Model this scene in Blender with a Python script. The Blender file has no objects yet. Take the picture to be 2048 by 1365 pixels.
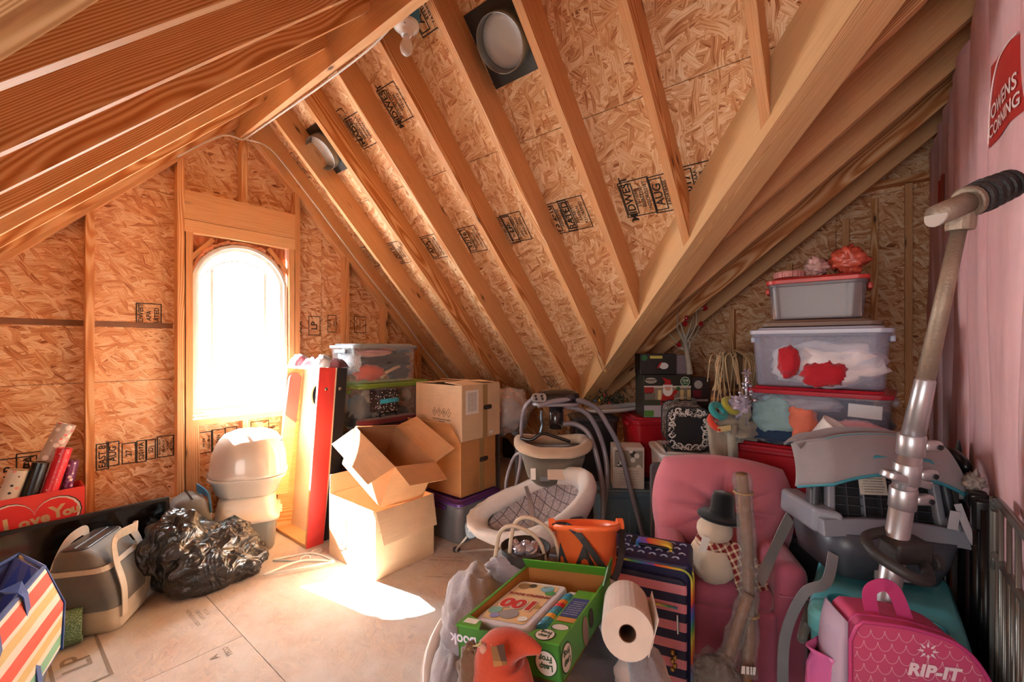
import bpy, bmesh, math, random
from mathutils import Vector, Matrix, Euler, noise
random.seed(7)
SC = bpy.context.scene
COL = SC.collection
# ------------------------------------------------------------------ camera, sky, sun, exposure
D = 3.55           # camera to window wall, metres
H = 1.349          # camera height
FPX, CU, CV = 877.0, 1024.0, 695.0
CA, SA = 0.774, 0.633
cam = bpy.data.cameras.new('camera'); camo = bpy.data.objects.new('camera', cam); COL.objects.link(camo)
camo.location = (0, 0, H); camo.rotation_euler = (math.pi/2, 0, -math.atan2(CA, SA))
cam.sensor_width = 36; cam.lens = FPX/2048*36; cam.shift_y = 12.5/2048; cam.clip_start = .02
SC.camera = camo
w = bpy.data.worlds.new('world'); SC.world = w; w.use_nodes = True
bg = w.node_tree.nodes['Background']; bg.inputs[0].default_value = (.93, .97, 1, 1); bg.inputs[1].default_value = 16.0
sun = bpy.data.lights.new('sun', 'SUN'); sun.energy = 215; sun.angle = .012; sun.color = (1, .975, .94)
suno = bpy.data.objects.new('sun', sun); COL.objects.link(suno)
suno.rotation_euler = Vector((.18, -1, -1.09)).to_track_quat('-Z', 'Y').to_euler()
po = bpy.data.lights.new('window_portal', 'AREA'); po.shape = 'RECTANGLE'; po.size = .62; po.size_y = 1.22; po.cycles.is_portal = True
poo = bpy.data.objects.new('window_portal', po); COL.objects.link(poo); poo.location = (1.227, D+.06, 1.49); poo.rotation_euler = (-math.pi/2, 0, 0)
fl = bpy.data.lights.new('fill_light', 'AREA'); fl.energy = 19; fl.size = 1.3; fl.size_y = 1.3; fl.shape = 'RECTANGLE'; fl.color = (1, .96, .93)  # added fill lamp without a known source, brightens the right side
flo = bpy.data.objects.new('fill_light', fl); COL.objects.link(flo); flo.location = (-1.35, .15, 1.25)
flo.rotation_euler = Vector((1, .02, .02)).to_track_quat('-Z', 'Y').to_euler()
SC.view_settings.view_transform = 'Standard'; SC.view_settings.look = 'None'
SC.view_settings.exposure = 1.15; SC.view_settings.gamma = 1.0; SC.view_settings.use_curve_mapping = False
SC.cycles.max_bounces = 8; SC.cycles.diffuse_bounces = 5; SC.cycles.transparent_max_bounces = 16
SC.cycles.caustics_reflective = False; SC.cycles.caustics_refractive = False; SC.cycles.sample_clamp_indirect = 12
# ------------------------------------------------------------------ locating: a sight line met with a plane or a depth
def ray(u, v):
    r = (u-CU)/FPX; up = (CV-v)/FPX
    return Vector((CA+SA*r, SA-CA*r, up))
EYE = Vector((0, 0, H))
def W(u, v, F): return EYE+ray(u, v)*F
def onZ(u, v, z=0.0): d = ray(u, v); return EYE+d*((z-H)/d.z)
def onY(u, v, y): d = ray(u, v); return EYE+d*(y/d.y)
def onX(u, v, x): d = ray(u, v); return EYE+d*(x/d.x)
def onP(u, v, p, n): d = ray(u, v); n = Vector(n); return EYE+d*((Vector(p)-EYE).dot(n)/d.dot(n))
# ------------------------------------------------------------------ geometry toolkit
class G:
    """collects vertices and faces of one mesh"""
    def __init__(s): s.v = []; s.f = []; s.m = []; s.cur = 0
    def mat(s, i): s.cur = i; return s
    def add(s, vs, fs):
        b = len(s.v); s.v += [Vector(p) for p in vs]
        for f in fs: s.f.append(tuple(i+b for i in f)); s.m.append(s.cur)
        return s
    def box(s, c, d, M=None):
        c = Vector(c); x, y, z = d[0]/2, d[1]/2, d[2]/2
        vs = [Vector((sx*x, sy*y, sz*z)) for sz in (-1, 1) for sy in (-1, 1) for sx in (-1, 1)]
        vs = [(M @ p if M else p)+c for p in vs]
        return s.add(vs, [(0, 2, 3, 1), (4, 5, 7, 6), (0, 1, 5, 4), (2, 6, 7, 3), (0, 4, 6, 2), (1, 3, 7, 5)])
    def hexa(s, p): return s.add(p, [(0, 3, 2, 1), (4, 5, 6, 7), (0, 1, 5, 4), (1, 2, 6, 5), (2, 3, 7, 6), (3, 0, 4, 7)])
    def prism(s, poly, h, z0=0, M=None):
        n = len(poly); a = [Vector((p[0], p[1], z0)) for p in poly]; b = [Vector((p[0], p[1], z0+h)) for p in poly]
        vs = a+b
        if M: vs = [M @ p for p in vs]
        return s.add(vs, [tuple(range(n))[::-1], tuple(range(n, 2*n))]+[(i, (i+1) % n, n+(i+1) % n, n+i) for i in range(n)])
    def loft(s, rings, closed=True, caps=True, loop=False):
        n = len(rings[0]); k = len(rings); vs = [p for r in rings for p in r]; fs = []
        for j in range(k if loop else k-1):
            a, b = j*n, ((j+1) % k)*n
            for i in range(n if closed else n-1): fs.append((a+i, a+(i+1) % n, b+(i+1) % n, b+i))
        if caps and closed and not loop: fs += [tuple(range(n))[::-1], tuple(range((k-1)*n, k*n))]
        return s.add(vs, fs)
    def tube(s, path, r, n=8, loop=False, flat=None, up=None):
        """round (or flat=(w,t)) section swept along a path; r may be a list"""
        P = [Vector(p) for p in path]; k = len(P); rings = []; ref = None
        for i in range(k):
            if loop: t = P[(i+1) % k]-P[i-1]
            else: t = P[min(i+1, k-1)]-P[max(i-1, 0)]
            t = t.normalized() if t.length > 1e-9 else Vector((0, 0, 1))
            if up is not None: ref = Vector(up)
            elif ref is None: ref = Vector((0, 0, 1)) if abs(t.z) < .9 else Vector((1, 0, 0))
            x = ref-t*ref.dot(t)
            if x.length < 1e-5: x = Vector((1, 0, 0))-t*t.x
            x.normalize(); y = t.cross(x)
            if up is None: ref = x
            rr = r[i] if isinstance(r, (list, tuple)) else r
            if flat: w_, t_ = flat; rings.append([P[i]+y*a*w_/2+x*b*t_/2 for a, b in ((-1, -1), (1, -1), (1, 1), (-1, 1))])
            else: rings.append([P[i]+x*rr*math.cos(2*math.pi*q/n)+y*rr*math.sin(2*math.pi*q/n) for q in range(n)])
        return s.loft(rings, loop=loop)
    def lathe(s, prof, n=24, c=(0, 0, 0), M=None, caps=True):
        rings = []
        for r, z in prof:
            ring = [Vector((r*math.cos(2*math.pi*i/n), r*math.sin(2*math.pi*i/n), z)) for i in range(n)]
            rings.append([(M @ p if M else p)+Vector(c) for p in ring])
        return s.loft(rings, caps=caps)
    def grid(s, fn, nu, nv, closeu=False):
        vs = [fn(i/(nu if closeu else nu-1), j/(nv-1)) for j in range(nv) for i in range(nu)]; fs = []
        for j in range(nv-1):
            for i in range(nu if closeu else nu-1):
                a, b = j*nu+i, j*nu+(i+1) % nu; fs.append((a, b, b+nu, a+nu))
        return s.add(vs, fs)
    def rbox(s, c, d, r, z0r=None, n=5, M=None):
        """box with rounded vertical edges (plan corner radius r)"""
        return s.prism(rrect(d[0], d[1], r, n), d[2], c[2]-d[2]/2, M=Matrix.Translation((c[0], c[1], 0)) if M is None else M)
    def mesh(s, name):
        m = bpy.data.meshes.new(name); m.from_pydata([tuple(p) for p in s.v], [], s.f); m.update()
        return m
    def build(s, name, mats, parent=None, smooth=False, bevel=0, sub=0, M=None, solid=0, fix=True, seg=2, world=False):
        m = s.mesh(name)
        if fix:
            bm = bmesh.new(); bm.from_mesh(m); bmesh.ops.recalc_face_normals(bm, faces=bm.faces); bm.to_mesh(m); bm.free()
        mats = mats if isinstance(mats, (list, tuple)) else [mats]
        for q in mats: m.materials.append(q)
        if len(mats) > 1:
            for p, i in zip(m.polygons, s.m): p.material_index = i
        if smooth: m.shade_smooth()
        o = bpy.data.objects.new(name, m); COL.objects.link(o)
        if M is not None: o.matrix_basis = M
        if parent is not None:
            o.parent = parent
            if world: o.matrix_parent_inverse = WORLDM[parent.name].inverted()
        if solid: md = o.modifiers.new('solid', 'SOLIDIFY'); md.thickness = solid; md.offset = 0
        if bevel:
            md = o.modifiers.new('bevel', 'BEVEL'); md.width = bevel; md.segments = seg; md.limit_method = 'ANGLE'; md.angle_limit = .6; md.harden_normals = False
            m.shade_smooth()
            md2 = o.modifiers.new('wn', 'WEIGHTED_NORMAL')
        if sub: md = o.modifiers.new('sub', 'SUBSURF'); md.levels = sub; md.render_levels = sub
        return o
WORLDM = {}
def rrect(w_, d_, r, n=4):
    pts = []
    for cx, cy, a0 in ((w_/2-r, d_/2-r, 0), (-w_/2+r, d_/2-r, 90), (-w_/2+r, -d_/2+r, 180), (w_/2-r, -d_/2+r, 270)):
        for i in range(n+1):
            a = math.radians(a0+90*i/n); pts.append((cx+r*math.cos(a), cy+r*math.sin(a)))
    return pts
def tag(o, label=None, cat=None, group=None, kind=None):
    if label: o['label'] = label
    if cat: o['category'] = cat
    if group: o['group'] = group
    if kind: o['kind'] = kind
    return o
def frame_m(loc, x, z):
    """matrix with given origin, local x and (about) local z"""
    x = Vector(x).normalized(); z = Vector(z); z = (z-x*z.dot(x)).normalized(); y = z.cross(x)
    return Matrix(((x.x, y.x, z.x, loc[0]), (x.y, y.y, z.y, loc[1]), (x.z, y.z, z.z, loc[2]), (0, 0, 0, 1)))
def thing(name, label, cat, loc=(0, 0, 0), rz=0, group=None, M=None, kind=None):
    o = bpy.data.objects.new(name, None); COL.objects.link(o); o.empty_display_size = .05
    o.matrix_basis = M if M is not None else Matrix.Translation(loc) @ Matrix.Rotation(rz, 4, 'Z')
    WORLDM[o.name] = o.matrix_basis.copy()
    return tag(o, label, cat, group, kind)
def copy_tree(o, parent=None):
    c = o.copy(); COL.objects.link(c); c.parent = parent
    for ch in list(o.children): copy_tree(ch, c)
    return c
def RZ(a): return Matrix.Rotation(a, 4, 'Z')
def T(*p): return Matrix.Translation(p)
def R3(x=0, y=0, z=0): return Euler((x, y, z)).to_matrix().to_4x4()
def bez(pts, n=8, loop=False):
    """catmull-rom through points"""
    P = [Vector(p) for p in pts]; out = []; k = len(P)
    for i in range(k if loop else k-1):
        if loop: a, b, c, d = P[i-1], P[i], P[(i+1) % k], P[(i+2) % k]
        else: a, b, c, d = P[max(i-1, 0)], P[i], P[i+1], P[min(i+2, k-1)]
        for j in range(n):
            t = j/n; out.append(.5*((2*b)+(c-a)*t+(2*a-5*b+4*c-d)*t*t+(3*b-a-3*c+d)*t**3))
    if not loop: out.append(P[-1])
    return out
def nz(p, s=1.0, off=0): p = Vector(p)*s; return noise.noise(Vector((p.x+off*7.13, p.y-off*3.7, p.z+off*1.9)))
def clip(poly, a, b, c):
    """keep a*x+b*y<=c"""
    out = []; n = len(poly)
    for i in range(n):
        p, q = poly[i], poly[(i+1) % n]; dp, dq = a*p[0]+b*p[1]-c, a*q[0]+b*q[1]-c
        if dp <= 0: out.append(p)
        if dp*dq < 0: t = dp/(dp-dq); out.append((p[0]+(q[0]-p[0])*t, p[1]+(q[1]-p[1])*t))
    return out
_txt = {}
def text_geo(body, size=1.0, shear=0, extr=0.0, align='CENTER', bold=0.0, space=1.0):
    """flat lettering mesh data: verts, faces (x right, y up)"""
    c = bpy.data.curves.new('lettering', 'FONT'); c.body = body; c.size = size; c.align_x = align; c.align_y = 'CENTER'
    c.shear = shear; c.extrude = extr; c.offset = bold; c.space_character = space; c.resolution_u = 3
    o = bpy.data.objects.new('lettering', c); COL.objects.link(o)
    dg = bpy.context.evaluated_depsgraph_get(); m = bpy.data.meshes.new_from_object(o.evaluated_get(dg))
    vs = [v.co.copy() for v in m.vertices]; fs = [tuple(p.vertices) for p in m.polygons]
    bpy.data.objects.remove(o); bpy.data.curves.remove(c); bpy.data.meshes.remove(m)
    return vs, fs
def text(g, body, size, M, **k):
    vs, fs = text_geo(body, size, **k); g.add([M @ p for p in vs], fs); return g
def ring2(g, w_, h_, t_, M):
    """flat rectangle outline"""
    o_ = [(-w_/2, -h_/2), (w_/2, -h_/2), (w_/2, h_/2), (-w_/2, h_/2)]; i_ = [(a-t_*(1 if a > 0 else -1), b-t_*(1 if b > 0 else -1)) for a, b in o_]
    g.add([M @ Vector((a, b, 0)) for a, b in o_+i_], [(i, (i+1) % 4, 4+(i+1) % 4, 4+i) for i in range(4)]); return g
def flat(g, poly, M): g.add([M @ Vector((a, b, 0)) for a, b in poly], [tuple(range(len(poly)))]); return g
def disc2(r, n=24, c=(0, 0), sy=1): return [(c[0]+r*math.cos(2*math.pi*i/n), c[1]+r*sy*math.sin(2*math.pi*i/n)) for i in range(n)]
# ------------------------------------------------------------------ materials
def srgb(c):
    if isinstance(c, str): c = tuple(int(c[i:i+2], 16) for i in (0, 2, 4))
    return tuple(((x/255/12.92) if x/255 <= .04045 else ((x/255+.055)/1.055)**2.4) for x in c)+(1,)
class NT:
    def __init__(s, name):
        s.m = bpy.data.materials.new(name); s.m.use_nodes = True; s.t = s.m.node_tree; s.b = s.t.nodes['Principled BSDF']; s.out = s.t.nodes['Material Output']
    def n(s, typ, _in=None, **k):
        nd = s.t.nodes.new('ShaderNode'+typ)
        for a, v in k.items(): setattr(nd, a, v)
        for a, v in (_in or {}).items():
            sock = nd.inputs[a]
            if hasattr(v, 'is_output'): s.t.links.new(v, sock)
            else: sock.default_value = v
        return nd
    def link(s, a, b): s.t.links.new(a, b)
    def coord(s, kind='Object'): return s.n('TexCoord').outputs[kind]
    def map(s, v, scale=(1, 1, 1), rot=(0, 0, 0), loc=(0, 0, 0)):
        return s.n('Mapping', {'Vector': v, 'Scale': scale, 'Rotation': rot, 'Location': loc}).outputs[0]
    def math(s, op, a, b=0.0, c=None):
        d = {0: a, 1: b}
        if c is not None: d[2] = c
        return s.n('Math', d, operation=op).outputs[0]
    def noise(s, v, scale=5, detail=3, rough=.5, dist=0): return s.n('TexNoise', {'Vector': v, 'Scale': scale, 'Detail': detail, 'Roughness': rough, 'Distortion': dist})
    def ramp(s, f, stops, interp='LINEAR'):
        r = s.n('ValToRGB', {'Fac': f}); cr = r.color_ramp; cr.interpolation = interp
        while len(cr.elements) < len(stops): cr.elements.new(.5)
        for e, (p, c) in zip(cr.elements, stops): e.position = p; e.color = srgb(c) if not (isinstance(c, tuple) and len(c) == 4) else c
        return r.outputs[0]
    def mix(s, f, a, b, blend='MIX'):
        nd = s.n('Mix', data_type='RGBA', blend_type=blend)
        for i, v in ((0, f), (6, a), (7, b)):
            if hasattr(v, 'is_output'): s.t.links.new(v, nd.inputs[i])
            else: nd.inputs[i].default_value = v
        return nd.outputs[2]
    def rnd(s): return s.n('ObjectInfo').outputs['Random']
    def bump(s, h, strength=.3, dist=.01): s.t.links.new(s.n('Bump', {'Height': h, 'Strength': strength, 'Distance': dist}).outputs[0], s.b.inputs['Normal']); return s
    def base(s, c):
        if hasattr(c, 'is_output'): s.t.links.new(c, s.b.inputs['Base Color'])
        else: s.b.inputs['Base Color'].default_value = c
        return s
    def set(s, **k):
        for a, v in k.items(): s.b.inputs[a.replace('_', ' ')].default_value = v
        return s
MATS = {}
def plain(name, c, rough=.5, metal=0, bump=0, bscale=60, coat=0, spec=.5, var=.0):
    if name in MATS: return MATS[name]
    t = NT(name); t.set(Roughness=rough, Metallic=metal); t.b.inputs['Specular IOR Level'].default_value = spec
    t.b.inputs['Coat Weight'].default_value = coat
    if var:
        nn = t.noise(t.coord(), 7, 4, .6).outputs[0]; c0 = srgb(c)
        lo = tuple(x*(1-var) for x in c0[:3])+(1,); hi = tuple(min(1, x*(1+var)) for x in c0[:3])+(1,)
        t.base(t.ramp(nn, [(.3, lo), (.7, hi)]))
    else: t.base(srgb(c))
    if bump: t.bump(t.noise(t.coord(), bscale, 4, .6).outputs[0], bump, .004)
    MATS[name] = t.m; return t.m
def fabric(name, c, rough=.9, fold=.0, weave=.25, ws=350, var=.12, sheen=.3, fscale=9):
    if name in MATS: return MATS[name]
    t = NT(name); t.set(Roughness=rough); t.b.inputs['Specular IOR Level'].default_value = .25; t.b.inputs['Sheen Weight'].default_value = sheen
    co = t.coord(); c0 = srgb(c); nn = t.noise(co, 5, 4, .6).outputs[0]
    t.base(t.ramp(nn, [(.3, tuple(x*(1-var) for x in c0[:3])+(1,)), (.7, tuple(min(1, x*(1+var)) for x in c0[:3])+(1,))]))
    h = t.noise(co, ws, 2, .5).outputs[0]
    if fold: h = t.math('ADD', t.math('MULTIPLY', h, weave*.3), t.math('MULTIPLY', t.noise(co, fscale, 3, .5, 1.0).outputs[0], fold*6)); t.bump(h, .8, .012)
    else: t.bump(h, weave, .002)
    MATS[name] = t.m; return t.m
def clear(name, c, alpha, rough=.15, haze=.0):
    """see-through plastic: a thin sheet that lets part of the light straight through"""
    if name in MATS: return MATS[name]
    t = NT(name); t.base(srgb(c)); t.set(Roughness=rough, Alpha=alpha); MATS[name] = t.m; return t.m
def wood(name, light, mid, dark, knots=True, rough=.62, ring=85, streak=.5):
    if name in MATS: return MATS[name]
    t = NT(name); co = t.coord(); r = t.rnd()
    off = t.n('CombineXYZ', {0: t.math('MULTIPLY', r, 37.0), 1: t.math('MULTIPLY_ADD', r, .31, -.1), 2: t.math('MULTIPLY_ADD', r, -.23, .16)}).outputs[0]
    v = t.n('VectorMath', {0: co, 1: off}, operation='ADD').outputs[0]
    big = t.noise(t.map(v, (.9, 4, 4)), 1.4, 1, .5).outputs[0]
    vv = t.n('VectorMath', {0: t.map(v, (.05, 1, 1)), 1: t.n('CombineXYZ', {0: 0.0, 1: t.math('MULTIPLY', big, .035), 2: t.math('MULTIPLY', big, .03)}).outputs[0]}, operation='ADD').outputs[0]
    wv = t.n('TexWave', {'Vector': vv, 'Scale': ring, 'Distortion': .7, 'Detail': 1.0, 'Detail Scale': .6}, wave_type='RINGS', rings_direction='X').outputs['Fac']
    fine = t.noise(t.map(v, (2, 90, 90)), 2.0, 1, .6).outputs[0]
    f = t.math('ADD', t.math('MULTIPLY', wv, .62), t.math('MULTIPLY', fine, streak))
    f = t.math('ADD', f, t.math('MULTIPLY_ADD', r, .22, -.2))
    col = t.ramp(f, [(.12, light), (.55, mid), (.98, dark)])
    if knots:
        kd = t.n('TexVoronoi', {'Vector': t.map(v, (3.1, 10, 10)), 'Scale': 1.0, 'Randomness': 1.0}).outputs['Distance']
        col = t.mix(t.ramp(kd, [(.06, (.9, .9, .9, 1)), (.10, (.35, .35, .35, 1)), (.18, (0, 0, 0, 1))]), col, srgb('40210f'))
    t.base(col); t.set(Roughness=rough); t.b.inputs['Specular IOR Level'].default_value = .25
    MATS[name] = t.m; return t.m
def osb(name, stops, scale=1.0, skylit=0.0, spread=1.0, contrast=.5):
    """flakes of random direction pressed over each other"""
    if name in MATS: return MATS[name]
    t = NT(name); co = t.coord(); r = t.rnd()
    off = t.n('CombineXYZ', {0: t.math('MULTIPLY', r, 53.0), 1: t.math('MULTIPLY', r, 31.0), 2: 0.0}).outputs[0]
    v = t.n('VectorMath', {0: co, 1: off}, operation='ADD').outputs[0]
    wob = t.noise(v, 9*scale, 0, .5).outputs['Color']
    v2 = t.n('VectorMath', {0: v, 1: t.n('VectorMath', {0: wob, 1: (.035, .035, 0)}, operation='MULTIPLY').outputs[0]}, operation='ADD').outputs[0]
    col = None; hgt = None
    for k, (ang, sx, sy, thr) in enumerate(((4, 9, 62, 0), (-33, 11, 52, .5), (27, 10, 46, .52), (-10, 7, 44, .62), (58, 12, 50, .74))):
        rot = t.n('VectorRotate', {'Vector': v2, 'Angle': math.radians(ang*spread)}, rotation_type='Z_AXIS').outputs[0]
        m = t.map(rot, (sx*scale, sy*scale, 0), loc=(k*3.7, k*1.3, 0))
        vo = t.n('TexVoronoi', {'Vector': m, 'Scale': 1.0, 'Randomness': 1.0}, voronoi_dimensions='2D')
        sep = t.n('SeparateColor', {0: vo.outputs['Color']}).outputs
        grain = t.n('TexNoise', {'Vector': t.map(rot, (9*scale, 170*scale, 0), loc=(k*9, k*5, 0)), 'Scale': 1.0, 'Detail': 1.0, 'Roughness': .6}, noise_dimensions='2D').outputs[0]
        f = t.math('ADD', t.math('MULTIPLY', sep[0], contrast), t.math('MULTIPLY_ADD', grain, 1.0, -.25))
        if k == 0: f = t.math('SUBTRACT', f, t.math('MULTIPLY', t.math('GREATER_THAN', sep[1], .95), .45))
        if col is None: col = f
        elif k == 1: h1 = sep[2]
        if k:
            mask = t.math('GREATER_THAN', sep[1], thr)
            col = t.math('ADD', t.math('MULTIPLY', col, t.math('SUBTRACT', 1.0, mask)), t.math('MULTIPLY', f, mask))
    hgt = h1; col = t.ramp(col, stops)
    if skylit:  # pale grey mix puts sky light into the board colour
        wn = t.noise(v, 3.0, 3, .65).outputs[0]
        col = t.mix(t.ramp(wn, [(.35, (skylit, skylit, skylit, 1)), (.7, (skylit*.55,)*3+(1,))]), col, srgb('cfcecb'))
    t.base(col); t.set(Roughness=.75); t.b.inputs['Specular IOR Level'].default_value = .2
    t.bump(hgt, .35, .003); MATS[name] = t.m; return t.m
# ================================================================== THE PLACE: floor, walls, roof
PINE = wood('pine', 'e6bd90', 'cd9059', 'a2602f')
PINE2 = wood('pine_smooth', 'ebc59a', 'd29a64', 'b0713f', ring=110)
VAL = wood('valley_pine', 'e0bb8c', 'c99a66', '9c6a3e', knots=False, ring=120)
OSBW = osb('osb_wall', [(.0, '7a4526'), (.22, 'b87a4e'), (.45, 'd6a277'), (.7, 'ebc8a0'), (1, 'f6e4c8')], scale=1.15)
OSBR = osb('osb_roof', [(.0, '80492a'), (.2, 'b97e52'), (.45, 'd9a878'), (.7, 'edcca2'), (1, 'f8e6c8')], spread=1.7, scale=1.15, contrast=.5)
OSBF = osb('osb_floor', [(.05, '6b3d22'), (.35, 'a8714a'), (.65, 'c09468'), (1, 'd9b88f')], scale=1.3, skylit=.9, contrast=.35)  # floor paleness stands for sky light from the window
INK = plain('black_ink', '241a14', .8)
DARK = plain('dark_backing', '1a1512', .9)
mR = 1.03                                   # dormer roof pitch
XR = .342*D                                 # ridge line
ZU = H+.46*D                                # rafter undersides at the ridge line
mM = .81                                    # main roof pitch
ZM0 = H+.2996*D-mM*.005*D                   # main roof underside at y=0
SD = .16                                    # rafter depth
def zR(x): return ZU-mR*abs(x-XR)
def zM(y): return ZM0-mM*y
def xv(y): return (.492+(y/D+.005)*(.426/.517))*D      # plan line of the valley
XS = 1.15*D; YP = -.31
def lumber(name, p0, p1, w_, h_, up, parent, m=None):
    p0 = Vector(p0); p1 = Vector(p1); L = (p1-p0).length
    g = G().box((L/2, 0, h_/2), (L, w_, h_))
    return g.build(name, m or PINE, parent, M=frame_m(p0, p1-p0, up), fix=False)
def sheets(parent, o, ex, n, poly, cw, ch, a0=0, b0=0, m=None, name='sheathing_sheet', th=.011, gap=.003, stag=True):
    """a polygon in the plane (o, ex, n x ex) cut into boards; each board an object"""
    xs = [p[0] for p in poly]; ys = [p[1] for p in poly]; j = math.floor((min(ys)-b0)/ch)
    while b0+j*ch < max(ys):
        i = math.floor((min(xs)-a0)/cw)-1
        while a0+i*cw < max(xs):
            x0 = a0+i*cw+(cw/2 if stag and j % 2 else 0); y0 = b0+j*ch; q = poly
            for a, b, c in ((-1, 0, -x0-gap/2), (1, 0, x0+cw-gap/2), (0, -1, -y0-gap/2), (0, 1, y0+ch-gap/2)):
                if len(q) >= 3: q = clip(q, a, b, c)
            if len(q) >= 3:
                F = frame_m(o, ex, n)
                q2 = [(a-x0, b-y0) for a, b in q]
                G().prism(q2, th).build(name, m, parent, M=F @ T(x0, y0, 0))
            i += 1
        j += 1
# ---- floor
fl_ = thing('floor', 'worn tan strand board attic floor sheets', 'floor', kind='structure')
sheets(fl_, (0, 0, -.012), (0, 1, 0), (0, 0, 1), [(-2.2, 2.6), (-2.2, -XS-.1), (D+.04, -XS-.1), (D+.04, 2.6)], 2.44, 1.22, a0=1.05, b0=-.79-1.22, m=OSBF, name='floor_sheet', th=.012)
G().box((1.0, .7, -.06), (6.6, 6.2, .08)).build('subfloor', DARK, fl_)
def stamp(parent, M, items, frame=None, name='ink_stamp'):
    g = G()
    for body, size, x, y in items: text(g, body, size, M @ T(x, y, 0), bold=size*.022)
    for x, y, w_, h_ in (frame or []): ring2(g, w_, h_, .006, M @ T(x, y, 0))
    return g.build(name, INK, parent, fix=False)
FI = plain('faded_ink', '8f8478', .9)
def fstamp(u, v, items, frame, rz):
    p = onZ(u, v, .0015); g = G(); M = T(*p) @ RZ(rz)
    for body, size, x, y in items: text(g, body, size, M @ T(x, y, 0), bold=size*.01)
    for x, y, w_, h_ in frame: ring2(g, w_, h_, .012, M @ T(x, y, 0))
    g.build('ink_stamp', FI, fl_, fix=False)
fstamp(155, 1325, [('LP', .13, 0, 0)], [(0, 0, .42, .17)], math.pi/2+.0)
fstamp(440, 1310, [('A', .05, 0, .02), ('TECO', .03, 0, -.03)], [], math.pi/2)
fstamp(400, 1230, [('SIZED FOR SPACING', .022, 0, .03), ('EXPOSURE 1', .022, 0, 0), ('PS 2-10', .022, 0, -.03)], [], math.pi/2)
fstamp(895, 1115, [('STRENGTH AXIS', .03, 0, .04), ('THIS DIRECTION', .026, 0, 0)], [], 2.2)
fstamp(905, 1155, [('1/8 INCH SPACE IS RECOMMENDED', .02, 0, 0), ('AT ALL EDGES', .02, 0, -.03)], [], 2.2)
# ---- window wall
wg = thing('wall_gable', 'strand board gable wall with pine studs around the arched window', 'wall', kind='structure')
YS = D+.035
def gable(poly):
    s_ = SD*math.sqrt(1+mR*mR)+.03
    poly = clip(poly, -mR, 1, ZU+s_-mR*XR); return clip(poly, mR, 1, ZU+s_+mR*XR)
WX0, WX1, WZ0, WZ1 = .905, 1.54, .86, 2.115
for poly in ([(-1.2, 0), (WX0, 0), (WX0, 3.3), (-1.2, 3.3)], [(WX1, 0), (4.2, 0), (4.2, 3.3), (WX1, 3.3)], [(WX0, 0), (WX1, 0), (WX1, WZ0), (WX0, WZ0)], [(WX0, WZ1), (WX1, WZ1), (WX1, 3.3), (WX0, 3.3)]):
    q = gable(poly)
    # plane with local x = +X and local y = +Z, normal -Y (faces the room)
    sheets(wg, (0, YS, 0), (1, 0, 0), (0, -1, 0), q, 2.44, 1.22, a0=-.6, b0=-.08, m=OSBW, stag=False)
for x0, x1, z0, z1 in ((-2.3, WX0, -.02, 3.4), (WX1, 4.4, -.02, 3.4), (WX0, WX1, -.02, WZ0), (WX0, WX1, WZ1, 3.4)):
    G().box(((x0+x1)/2, YS+.03, (z0+z1)/2), (x1-x0, .02, z1-z0)).build('seam_backing', DARK, wg)  # backing added behind the boards so no light leaks through seams
def stud(x, z0, z1, w_=.038, dep=.089, name='stud', y=None, m=None):
    return lumber(name, (x, YS-dep if y is None else y, z0), (x, YS-dep if y is None else y, z1), w_, dep, (0, 1, 0), wg, m)
rk = SD*.0
for x in (.012, .419, .851, 2.03, 2.42, 2.82, 3.22): stud(x, .038, min(zR(x)+.05, 3))
stud(1.605, .038, zR(1.605)+.05)
stud(.897, .038, 2.115); stud(1.562, .038, 2.115)
lumber('sole_plate', (-1.2, YS-.0445, 0), (4.1, YS-.0445, 0), .089, .038, (0, 0, 1), wg)
lumber('header', (.87, YS-.0445, 2.20), (1.586, YS-.0445, 2.20), .089, .19, (0, 0, 1), wg, PINE2)
lumber('header_board', (.87, YS-.0445, 2.115), (1.586, YS-.0445, 2.115), .089, .082, (0, 0, 1), wg, PINE2)
lumber('rough_sill', (.916, YS-.0445, .822), (1.543, YS-.0445, .822), .089, .04, (0, 0, 1), wg)
for x in (.935, 1.235, 1.525): stud(x, .038, .822, name='cripple_stud')
for x in (1.228,): stud(x, 2.39, zR(x)+.1, name='cripple_stud')
# blocking strip in the wall line (dark seam band of the sheathing is a stamp line)
for x, w_ in ((.19, .42), (.635, .38)):
    G().box((x, YS-.0125, 1.49), (w_, .0015, .035)).build('tar_line', plain('tar_smear', '7a5238', .85, var=.3), wg)
def wstamp(u, v, items, frame, rot=math.pi/2):
    p = onY(u, v, YS-.013)
    stamp(wg, frame_m(p, (1, 0, 0), (0, -1, 0)) @ RZ(rot), items, frame)
wstamp(298, 632, [('MIDWEST', .035, 0, .04), ('APA', .035, 0, 0), ('RATED', .035, 0, -.04)], [(0, 0, .16, .13)])
wstamp(205, 914, [('EAST 8', .045, 0, 0)], [(0, 0, .16, .06)])
wstamp(226, 908, [('AUG', .045, 0, 0)], [(0, 0, .15, .06)])
wstamp(258, 907, [('27', .04, 0, 0)], [(0, 0, .13, .07)])
wstamp(283, 903, [('S2017A', .035, 0, 0)], [(0, 0, .14, .05)])
wstamp(302, 899, [('ID)', .035, 0, 0)], [(0, 0, .13, .05)])
wstamp(331, 893, [('INSTALL WITH', .015, 0, .03), ('SPACING OF', .015, 0, .01), ('1/8 INCH', .015, 0, -.01), ('AT EDGES', .015, 0, -.03)], [(0, 0, .14, .09)])
wstamp(600, 655, [('APA', .05, 0, 0)], [(0, .04, .16, .006)]); wstamp(629, 652, [('LP', .07, 0, 0)], [(0, 0, .16, .1)])
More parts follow.
